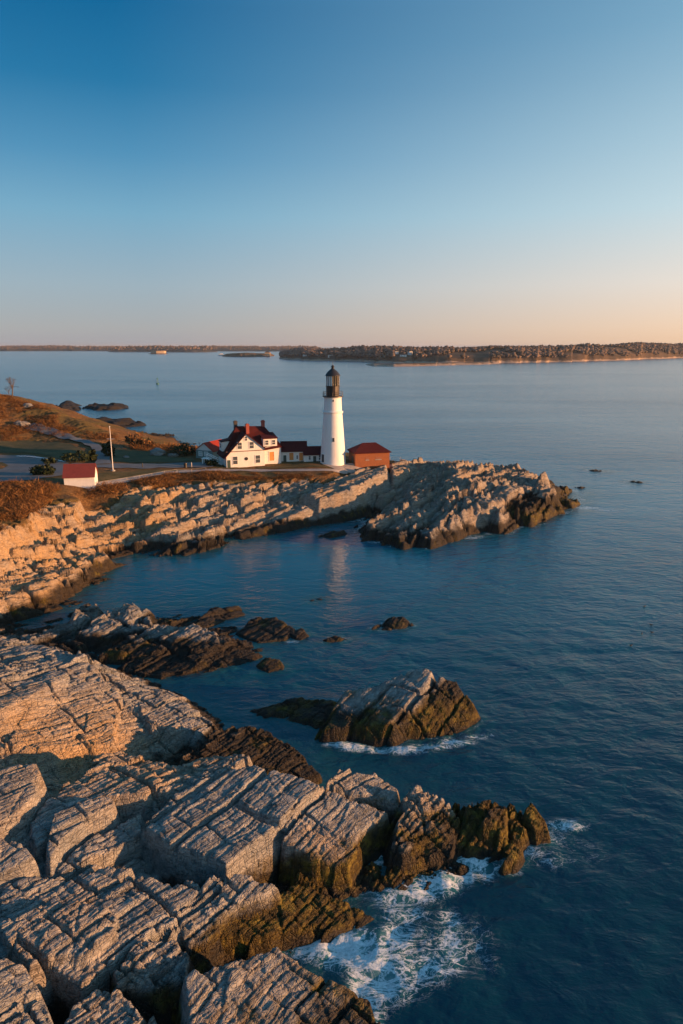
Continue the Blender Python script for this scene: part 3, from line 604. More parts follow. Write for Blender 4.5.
def smoothline(P,n=8):
    P=[Vector(p) for p in P]; out=[]
    for i in range(len(P)-1):
        p0=P[max(i-1,0)];p1=P[i];p2=P[i+1];p3=P[min(i+2,len(P)-1)]
        for k in range(n):
            t=k/n; out.append(.5*((2*p1)+(p2-p0)*t+(2*p0-5*p1+4*p2-p3)*t*t+(3*p1-p0-3*p2+p3)*t**3))
    out.append(P[-1]); return out
def ribbon(name,px,width,mat,off=.14):
    L=smoothline([Vector((*surf(u,v)[:2],0)) for u,v in px]); l=[];r=[]
    for i,p in enumerate(L):
        d=(L[min(i+1,len(L)-1)]-L[max(i-1,0)]).normalized(); n=Vector((-d.y,d.x,0)); wd=width*(1+.12*math.sin(i*.9))/2
        l.append((p+n*wd)[:2]); r.append((p-n*wd)[:2])
    return clipdrape_strip(name,l,r,mat,off)
def clipdrape_strip(name,l,r,mat,off,m=5):
    V=[];n=len(l)
    for a,b in zip(l,r):
        for j in range(m): t=j/(m-1); V.append((a[0]*(1-t)+b[0]*t,a[1]*(1-t)+b[1]*t))
    Z=gzs(V)+off; F=[(i*m+j,i*m+j+1,(i+1)*m+j+1,(i+1)*m+j) for i in range(n-1) for j in range(m-1)]
    mb=MB(); mb.add([(x,y,z) for (x,y),z in zip(V,Z)],F); o=mb.build(name,mat,smooth=True); tag(o,kind='structure'); return o
clipdrape('meadow',wpoly([(-60,453),(-60,442),(20,440),(50,442),(72,445),(84,451),(88,461.5),(66,461),(50,456),(28,453)]),MEADOW,.08)
clipdrape('meadow',wpoly([(113,447),(135,447),(160,452),(168,457),(192,458.5),(196,462),(113,462)]),MEADOW,.08)
clipdrape('lawn',wpoly([(96,473),(150,471),(192,470.2),(172,472.2),(148,476),(122,480.5),(104,483.5),(96,483)]),LAWN,.08)
clipdrape('lawn',wpoly([(258,467.2),(300,465.8),(328,466),(336,468.6),(258,469.3)]),LAWN,.10)
clipdrape('parking_lot',wpoly([(-70,459),(0,455.5),(30,455.5),(52,459),(68,463),(76,470.5),(60,476),(35,480),(0,482.5),(-70,486)]),ASPH,.12)
clipdrape('planted_island',wpoly([(-20,463),(2,463),(8,466),(2,469.5),(-20,470.5)]),LAWN,.20)
ribbon('road',[(68,466),(90,466),(120,466.2),(150,466.2),(185,465.5),(214,465)],6.5,ASPH,.16)
ribbon('road',[(103,465),(103,457),(99,450),(90,444.5),(76,440),(56,434.5),(40,430),(28,427)],3.4,ASPH,.35)
ribbon('footpath',[(86,488),(104,484.5),(125,481),(150,476.5),(175,472.6),(205,470.8),(245,470.6),(290,470.6),(330,470.4),(352,468.3)],2.4,GRAVEL,.15)
clipdrape('gravel_yard',wpoly([(322,464.5),(350,464),(388,462.5),(392,464),(352,470),(336,470)]),GRAVEL,.13)
mb=MB()
for i in range(15):
    t=i/14; u=17+46*t; v=456.6+1.2*t+4.2*t*t; x,y,z=surf(u,v); x2,y2,_=surf(u+1.9,v+.35)
    d=Vector((x2-x,y2-y,0)); n=Vector((-d.y,d.x,0)).normalized()*.45
    zz=max(gzs([(x,y),(x2,y2)]))+.19
    mb.add([(x-n.x,y-n.y,zz),(x+d.x-n.x,y+d.y-n.y,zz),(x+d.x+n.x,y+d.y+n.y,zz),(x+n.x,y+n.y,zz)],[(0,1,2,3)])
tag(mb.build('parking_markings',MARK),kind='structure')
# ------------------------------------------------------------------ building helpers (local frame: front wall faces -Y)
def window(par,x,y,z,w,h,pane=GLASS,frame=TRIM,name='window',face='y',bars=True):
    f=MB(); t=.12
    def bx(m,a,b,z0,z1,d0,d1):
        if face=='y': m.box(a,b,y-d1,y-d0,z0,z1)
        else: m.box(x+0-d1,x-d0,a,b,z0,z1)
    c=x if face=='y' else y
    bx(f,c-w/2-t,c-w/2,z-t,z+h+t,0,.09); bx(f,c+w/2,c+w/2+t,z-t,z+h+t,0,.09); bx(f,c-w/2,c+w/2,z-t,z,0,.11); bx(f,c-w/2,c+w/2,z+h,z+h+t,0,.09)
    if bars: bx(f,c-w/2,c+w/2,z+h/2-.04,z+h/2+.04,.015,.07)
    o=f.build(name,frame,par); p=MB(); bx(p,c-w/2,c+w/2,z,z+h,0.0,.03); p.build('pane',pane,o); return o
def simplebox(name,par,mat,*a): m=MB(); m.box(*a); return m.build(name,mat,par)
# ---- lighthouse
lx,ly=at(333,464,8.3); lz=8.15
T=empty('lighthouse',(lx,ly,lz),label='tall white conical lighthouse tower with a black lantern room on the headland',cat='lighthouse')
m=MB(); m.lathe([(3.42,-1.2),(3.36,0),(3.18,2.5),(3.0,5),(2.78,8),(2.55,11),(2.38,13.3),(2.36,13.35),(2.62,13.45),(2.62,13.75),(2.30,13.85),(2.22,15.5),(2.16,17.0),(2.3,17.25),(2.3,17.4)],64); m.build('tower',TOWERW,T,smooth=False)
for zz,a,w_,h_ in ((6.3,3,.5,1.0),(16.3,3,.35,.5),(1.0,-50,.9,2.0)):
    r=np.interp(zz,[0,5,11,13.3,17],[3.36,3.0,2.55,2.38,2.16])-.10; an=R(-90+a)
    f=MB(); f.box(-w_/2-.12,w_/2+.12,-.14,.2,-.1,h_+.12); o=f.build('window_frame' if h_<1.5 else 'door_frame',TRIM,T)
    o.location=(r*math.cos(an),r*math.sin(an),zz); o.rotation_euler=(0,0,R(a)); f=MB(); f.box(-w_/2,w_/2,-.17,.1,0,h_); f.build('pane' if h_<1.5 else 'door',GLASS,o)
m=MB(); m.lathe([(2.2,17.25),(2.62,17.42),(2.62,17.60),(1.6,17.62)],48); m.build('gallery_deck',BLACK,T)
rl=MB()
for k in range(20):
    a=2*math.pi*k/20; rl.tube((2.5*math.cos(a),2.5*math.sin(a),17.6),(2.5*math.cos(a),2.5*math.sin(a),18.7),.035)
    b=a+2*math.pi/20
    for hh in (18.15,18.7): rl.tube((2.5*math.cos(a),2.5*math.sin(a),hh),(2.5*math.cos(b),2.5*math.sin(b),hh),.03)
rl.build('railing',BLACK,T)
m=MB(); m.lathe([(1.68,17.6),(1.68,19.95),(1.86,20.0),(1.86,20.12),(1.6,20.13)],16); m.build('watch_room',IRON,T)
LG=N('lantern_glass'); LG.fin((.05,.04,.025),.1); LG.b.inputs['Metallic'].default_value=.5
m=MB(); m.lathe([(1.52,20.1),(1.52,22.6)],16); o=m.build('lantern_glass',LG.m,T)
mu=MB()
for k in range(16):
    a=2*math.pi*k/16; mu.tube((1.56*math.cos(a),1.56*math.sin(a),20.1),(1.56*math.cos(a),1.56*math.sin(a),22.65),.07 if k%2 else .11)
mu.build('mullions',BLACK,T)
cu=MB()
for k in range(4):
    a0=R(180+8+k*19); a1=a0+R(19); r=1.58
    cu.add([(r*math.cos(a0),r*math.sin(a0),20.15),(r*math.cos(a1),r*math.sin(a1),20.15),(r*math.cos(a1),r*math.sin(a1),22.55),(r*math.cos(a0),r*math.sin(a0),22.55)],[(0,1,2,3)])
cu.build('white_panels',TRIM,T)  # plain white panels set over the left lantern panes
m=MB(); m.lathe([(1.6,22.58),(1.95,22.6),(1.9,22.75),(1.5,23.35),(.9,23.95),(.42,24.3),(.36,24.5)],24); rf=m.build('lantern_roof',BLACK,T)
m=MB(); m.lathe([(.1,24.4),(.38,24.65),(.42,24.85),(.3,25.1),(.08,25.25)],12); m.build('ventilator_ball',BLACK,rf)
m=MB(); m.tube((0,0,25.1),(0,0,26.2),.06,.03); m.build('lightning_rod',BLACK,rf)
# ---- keeper's house
hx,hy=at(246,467,8.45); th=R(22)
K=empty('keepers_house',(hx,hy,8.35),th,label='white keeper\'s house with dark red gabled roofs and three chimneys left of the lighthouse',cat='house')
m=MB(); m.prism([(-4.9,-.8),(4.9,-.8),(4.9,4.6),(.2,8.35),(-4.9,3.05)],0,6); m.build('wall',WHITE,K)
m=MB(); m.box(-5.0,9.6,1.2,8.3,-.8,2.85); m.prism([(-1.5,2.8),(9.6,2.8),(9.6,4.75),(6,4.75)],1.2,8.3); m.build('wall',WHITE,K)
m=MB(); e=[(-5.5,.9,2.75),(10.0,.9,4.7),(10.0,8.6,4.7),(-5.5,8.6,2.75)]; rdg=[(-1.0,4.9,9.9),(6.3,4.9,9.6)]
top=e+rdg; vs=top+[(x,y,z-.22) for x,y,z in top]
m.add(vs,[(0,1,5,4),(1,2,5),(2,3,4,5),(3,0,4),(6,10,11,7),(7,11,8),(8,11,10,9),(9,10,6),(0,6,7,1),(1,7,8,2),(2,8,9,3),(3,9,6,0)]); mr=m.build('roof',ROOF,K)
m=MB(); m.sheet([(-5.5,-.45,2.62),(.2,-.45,8.62),(.2,6.4,8.62),(-5.5,6.4,2.62)],.22); m.sheet([(.2,-.45,8.62),(5.35,-.45,4.45),(5.35,6.4,4.45),(.2,6.4,8.62)],.22); m.build('gable_roof',ROOF,K)
m=MB(); m.box(-4.95,4.95,-.06,.0,4.05,4.25); m.build('belt_course',simple('brown_trim',(.14,.06,.05)),K)
for x_,z_,w_,h_ in ((-1.45,4.75,1.05,1.6),(1.6,4.75,1.05,1.6),(-2.7,1.0,1.15,1.9),(3.1,1.0,1.15,1.9),(.2,6.75,.6,1.0)): window(K,x_,0,z_,w_,h_)
m=MB(); m.tube((.15,-.10,2.2),(.15,.02,2.2),.42,n=20); m.build('round_plaque',BLACK,K)
window(K,7.1,1.2,1.1,1.25,2.3,pane=ORANGE_P,name='opaque_window',bars=False)
m=MB(); m.box(4.9,8.5,.9,5,4.9,6.9); dm=m.build('dormer',WHITE,K); m=MB(); m.sheet([(4.7,.6,6.95),(8.7,.6,6.95),(8.6,5,8.0),(4.8,5,8.0)],.15); m.build('dormer_roof',ROOF,dm)
for x_ in (5.8,7.6): window(dm,x_,.9,5.3,.85,1.1)
m=MB(); m.box(-5.2,-3.0,3.2,6.4,3.9,6.3); dl=m.build('dormer',WHITE,K); m=MB(); m.sheet([(-5.4,3.0,6.3),(-2.4,3.0,6.9),(-2.4,6.6,6.9),(-5.4,6.6,6.3)],.12); m.build('dormer_roof',ROOF,dl)
window(dl,-5.2,4.8,4.6,1.8,1.1,face='x')
for x_,y_,z0,z1,mt in ((-1.0,5.6,8,11.1,DARKCH),(1.6,3.8,8,10.4,CHIM),(6.1,5.2,8.6,11.0,CHIM)):
    m=MB(); m.box(x_-.4,x_+.4,y_-.4,y_+.4,z0,z1); m.box(x_-.5,x_+.5,y_-.5,y_+.5,z1-.3,z1-.1); m.box(x_-.25,x_+.25,y_-.25,y_+.25,z1,z1+.15); m.build('chimney',mt,K)
m=MB(); m.box(-4.7,-3.9,-.05,.0,0,2.1); m.build('door',DOORG,K)
# porch stair at the left end
sx,sy=at(221,465,8.6)
S=empty('wooden_stairs',(sx-1.2,sy,8.5),R(-8),label='white wooden outdoor stairs with railings at the left end of the keeper\'s house',cat='stairs')
m=MB()
for i in range(9): m.box(-2.2+i*.5,-1.65+i*.5,-.6,.6,1.75-i*.2,1.83-i*.2)
m.build('steps',TRIM,S)
for sy_ in (-.65,.65):
    m=MB(); m.tube((-2.4,sy_,3.0),(2.3,sy_,.95),.09); m.tube((-2.4,sy_,1.85),(2.3,sy_,0),.11)
    for i in range(7): m.tube((-2.3+i*.75,sy_,-.6),(-2.3+i*.75,sy_,2.95-i*.33),.06)
    m.build('railing',TRIM,S)
m=MB(); m.box(-3.6,-2.2,-.8,.8,1.7,1.85); m.box(-3.5,-3.3,-.7,-.5,-.6,1.7); m.box(-3.5,-3.3,.5,.7,-.6,1.7); m.build('landing',TRIM,S)
# ---- link buildings
def linkb(x0,x1,h,ridge,dep,label,org,ang,holes):
    B=empty('covered_passage',org,ang,label=label,cat='building')
    m=MB(); m.box(x0,x1,0,dep,-.8,h); hh=[(0,h),(dep,h),(dep/2,ridge)]
    m.add([(x,y,z) for x in (x0,x1) for y,z in hh],[(0,1,2),(3,5,4),(0,3,4,1),(1,4,5,2),(2,5,3,0)]); m.build('wall',WHITE,B)
    m=MB(); sl=(ridge-h)/(dep/2); 
    m.sheet([(x0-.2,-.4,h-.4*sl+.12),(x1+.2,-.4,h-.4*sl+.12),(x1+.2,dep/2,ridge+.12),(x0-.2,dep/2,ridge+.12)],.14)
    m.sheet([(x0-.2,dep/2,ridge+.12),(x1+.2,dep/2,ridge+.12),(x1+.2,dep+.4,h-.4*sl+.12),(x0-.2,dep+.4,h-.4*sl+.12)],.14); m.build('roof',ROOF,B)
    for k,x_,z_,w_,h_ in holes:
        if k=='w': window(B,x_,0,z_,w_,h_)
        elif k=='s': window(B,x_,0,z_,w_,h_,pane=ORANGE_P,name='opaque_window',bars=False)
        else:
            f=MB(); f.box(x_-w_/2-.12,x_+w_/2+.12,-.06,0,0,h_+.12); o=f.build('door_frame',TRIM,B); f=MB(); f.box(x_-w_/2,x_+w_/2,-.09,0,0,h_); f.build('door',DOORG,o)
    return B
ox,oy=at(281,464,8.4)
linkb(0,6.6,3.3,5.3,5,'longer white passage with orange boarded windows, attached to the right of the keeper\'s house',(ox,oy+1.5,8.35),R(6),[('d',.9,0,.8,2.1),('s',2.6,.8,1.1,1.9),('w',4.1,1.1,.4,.9),('s',5.1,.6,1.0,2.1)])
ox,oy=at(306,464,8.4)
linkb(-.6,4.9,2.5,4.1,4,'shorter, lower white passage with a dark window, joining the lighthouse on its left',(ox,oy+1.2,8.35),R(6),[('w',.9,1.0,.5,.9),('d',2.2,0,.8,1.9),('w',3.7,.9,.8,1.2)])
# ---- brick fog signal building
bx,by=at(372.5,465,8.2)
B=empty('fog_signal_house',(bx,by,7.9),R(15),label='low orange-red brick building with a hipped dark red roof, right of the lighthouse',cat='building')
m=MB(); m.box(-4.6,4.6,0,6.2,-1.2,3.65); m.build('wall',BRICK,B)
e=[(-5,-.4,3.6),(5,-.4,3.6),(5,6.6,3.6),(-5,6.6,3.6)]; top=e+[(-1.8,3.1,5.7),(1.8,3.1,5.7)]; vs=top+[(x,y,z-.2) for x,y,z in top]
m=MB(); m.add(vs,[(0,1,5,4),(1,2,5),(2,3,4,5),(3,0,4),(6,10,11,7),(7,11,8),(8,11,10,9),(9,10,6),(0,6,7,1),(1,7,8,2),(2,8,9,3),(3,9,6,0)]); m.build('roof',ROOF,B)
for x_,w_ in ((-1.4,1.0),(1.6,1.7)): 
    f=MB(); f.box(x_-w_/2,x_+w_/2,-.05,0,1.55,1.75); f.build('window_sill',CONC,B); f=MB(); f.box(x_-w_/2+.05,x_+w_/2-.05,-.03,0,1.78,2.35); f.build('opaque_window',simple('brown_boarding',(.28,.10,.05)),B)
f=MB(); f.box(-4.66,-4.6,1.6,3.2,0,2.4); f.build('door',DOORG,B)
# railing by the brick building
def fence(name,px,h,mat,label,spacing=2.5,r=.05,rails=(1,.5),cat='fence'):
    P=[Vector((*surf(u,v)[:2],0)) for u,v in px]; L=[]
    for a,b in zip(P,P[1:]):
        n=max(1,int((b-a).length/spacing)); L+=[a.lerp(b,k/n) for k in range(n)]
    L.append(P[-1]); L=L[:90]; Z=gzs([(p.x,p.y) for p in L]); o0=Vector((L[0].x,L[0].y,float(Z[0])))
    E=empty(name,o0,label=label,cat=cat); pts=[Vector((p.x,p.y,float(z)))-o0 for p,z in zip(L,Z)]
    for p in pts: m=MB(); m.tube(p-Vector((0,0,.4)),p+Vector((0,0,h)),r); m.build('post',mat,E)
    for q in rails:
        m=MB()
        for a,b in zip(pts,pts[1:]): m.tube(a+Vector((0,0,h*q-.04)),b+Vector((0,0,h*q-.04)),r*.6,n=4)
        m.build('rail',mat,E)
PALEW=simple('weathered_wood',(.42,.38,.33),.9,.25)
fence('pipe_railing',[(390,461.5),(400,461),(407,460.5)],1.1,PALEW,'short pale railing on the ledge right of the brick building')
fence('post_and_rail_fence',[(92,488),(106,485.6),(127,482.2),(152,477.8),(177,473.8),(206,472)],1.05,PALEW,'low weathered fence following the seaward edge of the pale footpath',3.0)
# ---- garage with white gable at the left
gx,gy=at(204.5,458.5,8.8)
G1=empty('garage',(gx,gy,8.55),R(-24),label='small outbuilding with white gable, blue-green wall and bright red roof, left of the keeper\'s house',cat='outbuilding')
m=MB(); m.box(-2.7,2.7,0,8,-.6,2.45); m.build('wall',GREENW,G1)
m=MB(); m.prism([(-2.7,2.45),(2.7,2.45),(0,4.35)],0,8); m.build('gable',WHITE,G1)
m=MB(); m.sheet([(-3.0,-.3,2.3),(0,-.3,4.5),(0,8.3,4.5),(-3.0,8.3,2.3)],.14); m.sheet([(0,-.3,4.5),(3.0,-.3,2.3),(3.0,8.3,2.3),(0,8.3,4.5)],.14); m.build('roof',ROOFB,G1)
for x_ in (-1.2,.6): window(G1,x_,0,1.0,1.0,1.0,pane=simple('pale_window',(.4,.48,.48),.3))
# ---- shed with red roof
sx,sy=at(79.7,486.5,8.9)
S1=empty('shed',(sx,sy,float(gz(sx,sy))-.1),R(10),label='small white shed with a plain dark red roof beside the cliff-top brush on the left',cat='shed')
m=MB(); m.box(-3.1,3.1,0,3.8,-.9,2.55); m.build('wall',simple('plain_white_wall',(.74,.74,.72),.7,.08,1.0),S1)
m=MB(); m.prism([(0,2.55),(3.8,2.55),(1.9,4.65)],-3.1,3.1); o=m.build('gable',WHITE,S1); o.rotation_euler=(0,0,R(90)); o.location=(0,0,0)
o.data.transform(Matrix.Identity(4)); o.rotation_euler=(0,0,0)
for v in o.data.vertices: v.co=(v.co.y,v.co.x,v.co.z)
m=MB(); m.sheet([(-3.3,-.4,2.3),(3.3,-.4,2.3),(3.3,1.9,4.85),(-3.3,1.9,4.85)],.15); m.sheet([(-3.3,1.9,4.85),(3.3,1.9,4.85),(3.3,4.2,2.3),(-3.3,4.2,2.3)],.15); m.build('roof',simple('plain_red_roof',(.17,.028,.02),.8,.15,1.5),S1)
# ---- flagpole
fx,fy,fz=surf(113,471)
FP=empty('flagpole',(fx,fy,fz),label='tall bare white flagpole standing on the lawn beside the road',cat='flagpole')
m=MB(); m.tube((0,0,.2),(0,0,10.4),.10,.06,10); m.build('pole',TRIM,FP); m=MB(); m.lathe([(.5,-.3),(.5,.2),(.3,.3)],12); m.build('base',CONC,FP); m=MB(); m.lathe([(.02,10.35),(.13,10.45),(.13,10.55),(.02,10.65)],10); m.build('finial',TRIM,FP)
m=MB(); m.tube((-.9,0,7.6),(.9,0,7.6),.05); m.build('yardarm',TRIM,FP)
# ---- posts by the road
for i,(u,v,lb) in enumerate([(142.5,468,'short dark post on the verge right of the flagpole'),(185.5,467.8,'dark waste bin beside the road, nearer the keeper\'s house'),(191.5,467.6,'small pale post just right of the dark waste bin')]):
    x,y,z=surf(u,v); P_=empty('roadside_post' if i!=1 else 'waste_bin',(x,y,z),label=lb,cat='post' if i!=1 else 'waste bin')
    r=.38 if i==1 else .12; m=MB(); m.lathe([(r,-.2),(r*1.05,1.0),(r*1.1,1.05)],12); m.build('body',PALEW if i==2 else BLACK,P_)
    m=MB(); m.lathe([(r*1.15,1.05),(r*1.1,1.15),(r*.3,1.3)],12); m.build('cap',PALEW if i==2 else BLACK,P_)
# ------------------------------------------------------------------ vegetation
def twigs(name,P,Hh,n,rad,mat,up=.9,wd=.12):
    """P (k,3) tuft bases; n blades each"""
    k=len(P); b=np.repeat(P,n,0); hh=np.repeat(Hh,n)
    a=rng.uniform(0,2*np.pi,k*n); rr=np.sqrt(rng.uniform(0,1,k*n))*rad*hh; base=b+np.stack([np.cos(a)*rr,np.sin(a)*rr,rng.uniform(-.05,.55,k*n)*hh*.6],-1)
    tip=base+np.stack([rng.normal(0,.35,k*n)*hh,rng.normal(0,.35,k*n)*hh,rng.uniform(.3,1,k*n)*hh*up*.6],-1)
    sd=rng.normal(0,1,(k*n,3)); sd/=np.linalg.norm(sd,axis=1)[:,None]; sd*=(wd*hh)[:,None]
    V=np.stack([base-sd,base+sd,tip+sd*.4,tip-sd*.4],1).reshape(-1,3); F=np.arange(len(V)).reshape(-1,4)
    return V,F
BRUSH=veg_mat('dry_brush',[(.05,.026,.015),(.16,.075,.028),(.32,.16,.055)])
EVER=veg_mat('dark_evergreen',[(.012,.02,.010),(.03,.042,.018),(.06,.065,.03)])
def zone(px,n,hmin,hmax,z0=9.):
    P=np.array(wpoly(px,z0)); out=[]
    lo=P.min(0);hi=P.max(0)
    Q=rng.uniform(lo,hi,(n*4,2)); Q=Q[sdpoly(Q[:,0],Q[:,1],P)<0]
    c=fbm(Q[:,0]*.16,Q[:,1]*.16,61,3); Q=Q[c>-.28][:n]
    Z=gzs(Q); return np.c_[Q,Z-.05],rng.uniform(hmin,hmax,len(Q))*(1+.8*np.clip(fbm(Q[:,0]*.16,Q[:,1]*.16,61,3),-.3,.6))
vv=[];ff=[];off=0
for px,n,a,b in [([(-120,492),(0,485),(60,488),(66,488),(92,489),(128,485),(118,494),(80,499),(45,505),(20,519),(0,530),(-120,560)],2600,.7,1.7),
    ([(130,482),(165,475),(236,473),(236,480),(195,480),(150,486)],900,.5,1.4),([(236,473),(330,473.5),(322,478),(236,480)],600,.35,.9),
    ([(-120,400),(0,396),(20,401),(45,408),(60,414),(56,425),(85,431),(117,437),(112,441),(60,438),(28,433),(0,440),(-120,446)],6500,.4,1.3),
    ([(128,449),(150,447),(196,449),(198,456),(168,455),(150,452)],420,.8,2.2),([(-100,441),(20,438),(60,440),(70,443),(20,441),(-100,445)],300,.6,1.4),
    ([(-20,463.5),(0,463.5),(6,466),(0,469),(-20,470)],60,.4,.8)]:
    P,hh=zone(px,n,a,b); V,F=twigs('b',P,hh*.9,26,.95,BRUSH,wd=.032); vv.append(V);ff.append(F+off);off+=len(V)
o=mesh_np('dry_brush',np.concatenate(vv),np.concatenate(ff),[BRUSH]); tag(o,'dry reddish brown brush and heath along the cliff top and hill','brush',kind='stuff')
def shrub(u,v,w_,h_,mat,label,name='shrub',n=260):
    x,y,z=surf(u,v); k=n; d=rng.normal(0,1,(k,3)); d/=np.linalg.norm(d,axis=1)[:,None]; r=rng.uniform(.45,1,k)**.5
    P=d*r[:,None]*np.array([w_/2,w_/2.4,h_/2])+np.array([0,0,h_/2]); P*= (1+.25*np.sin(d[:,:1]*5+d[:,1:2]*4))
    s=rng.normal(0,1,(k,3))*.16*h_**.5; s2=rng.normal(0,1,(k,3))*.16*h_**.5
    V=np.stack([P-s,P+s2,P+s,P-s2],1).reshape(-1,3); F=np.arange(len(V)).reshape(-1,4)
    E=empty(name,(x,y,z),label=label,cat=name.replace('_',' ')); f=mesh_np('foliage',V,F,[mat],parent=E)
    m=MB(); 
    for i in range(5): a=i*1.3; m.tube((0,0,-.2),(math.cos(a)*w_*.25,math.sin(a)*w_*.2,h_*.6),.05,.02)
    m.build('stem',BARK,E)
for u,v,w_,h_,mt,lb in [(50,463.5,3.4,1.3,EVER,'low dark evergreen shrub on the edge of the parking lot, left of the larger clump'),(78,461.5,7.5,2.2,EVER,'wide dark evergreen clump between the parking lot and the side road'),
    (93,460.5,1.8,2.4,EVER,'narrow upright dark shrub at the left edge of the side road'),(109,457,3.2,3.6,EVER,'tall dark shrub right of the side road, above the flagpole base'),
    (38,475,3,1.8,EVER,'rounded dark shrub behind the cliff-top brush, farther left of the red-roofed shed'),(48,475,3.2,2.2,EVER,'rounded dark shrub just left of the red-roofed shed'),
    (184,455,8,2.6,EVER,'broad olive mound of shrub left of the blue-green outbuilding'),(212,465.5,3.2,1.3,EVER,'small dark shrub at the foot of the white stairs'),(136,446.5,5,3.6,BRUSH,'tall reddish bare bush on the far edge of the headland, right of the flagpole'),(148,448,4,2.4,BRUSH,'shorter reddish bare bush right of the tall reddish one')]:
    shrub(u,v,w_,h_,mt,lb)
def bare_tree(u,v,h_,label,seed,z0=18):
    rnd=random.Random(seed); x,y,z=surf(u,v,z0); E=empty('bare_tree',(x,y,z),label=label,cat='tree')
    t=MB(); c=MB(); t.tube((0,0,-.5),(h_*.08,0,h_*.5),h_*.035,h_*.022)
    def br(p,d,l,r,k):
        q=p+d*l; c.tube(p,q,r,r*.6,4)
        if k: 
            for _ in range(3): br(q,(d+Vector((rnd.gauss(0,.45),rnd.gauss(0,.45),rnd.gauss(0.05,.3)))).normalized(),l*.68,r*.6,k-1)
    for i in range(5): br(Vector((h_*.08*(.5+i*.1),0,h_*(.3+.05*i))),Vector((rnd.gauss(.1,.5),rnd.gauss(0,.5),.9)).normalized(),h_*.2,h_*.016,3)
    t.build('trunk',BARK,E); c.build('crown',BARK,E)
bare_tree(12,396.5,7.5,'taller leafless tree leaning right on the crest of the brown hill',3)
bare_tree(8.5,396.5,4.5,'shorter leafless tree beside the leaning one on the hill crest',5)
# pale boulders on the hill
for u,v,s_,lb in [(28,408,1.6,'pale boulder alone high on the brown hill slope'),(19,425,1.5,'small pale boulder just left of a flat one above the side road'),(24,426.5,1.9,'flat pale boulder at the top end of the side road'),(158,455,2.2,'orange-lit boulder patch on the far edge of the meadow'),(173,456.5,1.3,'small round pale boulder left of the olive shrub mound'),(126,458,.8,'small white stone on the meadow right of the side road')]:
    x,y,z=surf(u,v,12); bm=bmesh.new(); bmesh.ops.create_icosphere(bm,subdivisions=3,radius=s_)
    for q in bm.verts:
        p=q.co.copy(); f=1+.35*float(fbm(np.array([p.x*1.1+u]),np.array([p.y*1.1+p.z*.9]),9,3)[0]); q.co=Vector((p.x*f,p.y*f*.8,p.z*f*.62))
    me=bpy.data.meshes.new('boulder'); bm.to_mesh(me); bm.free(); me.materials.append(ROCK); o=bpy.data.objects.new('boulder',me); COL.objects.link(o); o.location=(x,y,z+s_*.2); tag(o,lb,'boulder')
# ------------------------------------------------------------------ rocks behind the hill
def far_rock(px,zs,label,k=1.2):
    W=np.array([at(u,v,0) for u,v in px]); lo=W.min(0)-14; hi=W.max(0)+14; X,Y=grid(np.arange(lo[0],hi[0],.9),np.arange(lo[1],hi[1],.9))
    ca,sa=math.cos(STRIKE),math.sin(STRIKE); s=X*ca+Y*sa; t=-X*sa+Y*ca; b=blocks(s,t,9,4,21)
    sd=sdpoly(X+(b[0]-.5)*5,Y+(b[1]-.5)*5,W); Z=np.minimum(zs,-sd*k*.45)-.2+(b[0]-.5)*1.6*(sd<0)+fbm(X*.2,Y*.2,5,3)*1.2
    ny,nx=X.shape; idx=np.arange(ny*nx).reshape(ny,nx); F=np.stack([idx[:-1,:-1],idx[:-1,1:],idx[1:,1:],idx[1:,:-1]],-1).reshape(-1,4)
    F=F[Z.ravel()[F].max(1)>-1]; u_,inv=np.unique(F,return_inverse=True); V=np.stack([X.ravel(),Y.ravel(),Z.ravel()],-1)[u_]
    o=mesh_np('rock_islet',V,inv.reshape(-1,4),[ROCK],attrs={'veg':np.zeros(len(V)),'low':np.ones(len(V))*4,'weed':np.zeros(len(V))},origin=(float(V[:,0].mean()),float(V[:,1].mean()),0)); tag(o,label,'rock islet')
far_rock([(58,412),(60,406),(68,404.5),(80,405.5),(79,410),(70,412)],3.4,'blocky dark rock islet right behind the shoulder of the brown hill')
far_rock([(84,409),(88,406.5),(106,406),(128,406.5),(130,408.5),(110,410),(92,410.5)],2.2,'long flat dark rock islet farthest out behind the hill')
far_rock([(76,420),(84,418.5),(92,422),(110,421.5),(128,423),(150,423.5),(150,425),(126,427),(112,431),(96,430),(84,426)],2.2,'dark jagged ledge running out to sea just behind the hill and flagpole')
far_rock([(132,434),(136,431.5),(142,432),(140,434.5)],1.2,'tiny dark rock awash off the end of the jagged ledge')
# ------------------------------------------------------------------ far shores
def far_mat(name,a,b,c):
    g=N(name); p=g.pos(); z=g.sep(p)[2]; n=g.noise(p,.02,6,.7); f=g.noise(p,.12,5,.7)
    col=g.mix(g.mr(g.math('ADD',n,g.math('MULTIPLY',f,.5)),.6,.9),a,b)
    sh=g.mr(g.math('ADD',z,g.math('MULTIPLY',g.math('SUBTRACT',g.noise(p,.03,5,.75),.5),16)),2.2,4.6,1,0)
    g.fin(g.mix(sh,col,c),.95,spec=.1); return g.m
ISL=far_mat('island_ground',(.05,.04,.028),(.13,.085,.05),(.36,.27,.20))
FARM=far_mat('far_woodland_ground',(.035,.04,.035),(.06,.055,.045),(.12,.11,.1))
GRASSI=far_mat('dry_island_grass',(.10,.065,.03),(.17,.10,.045),(.12,.09,.07))
WOOD=veg_mat('bare_winter_wood',[(.05,.045,.035),(.14,.10,.08),(.19,.135,.10)],.01)
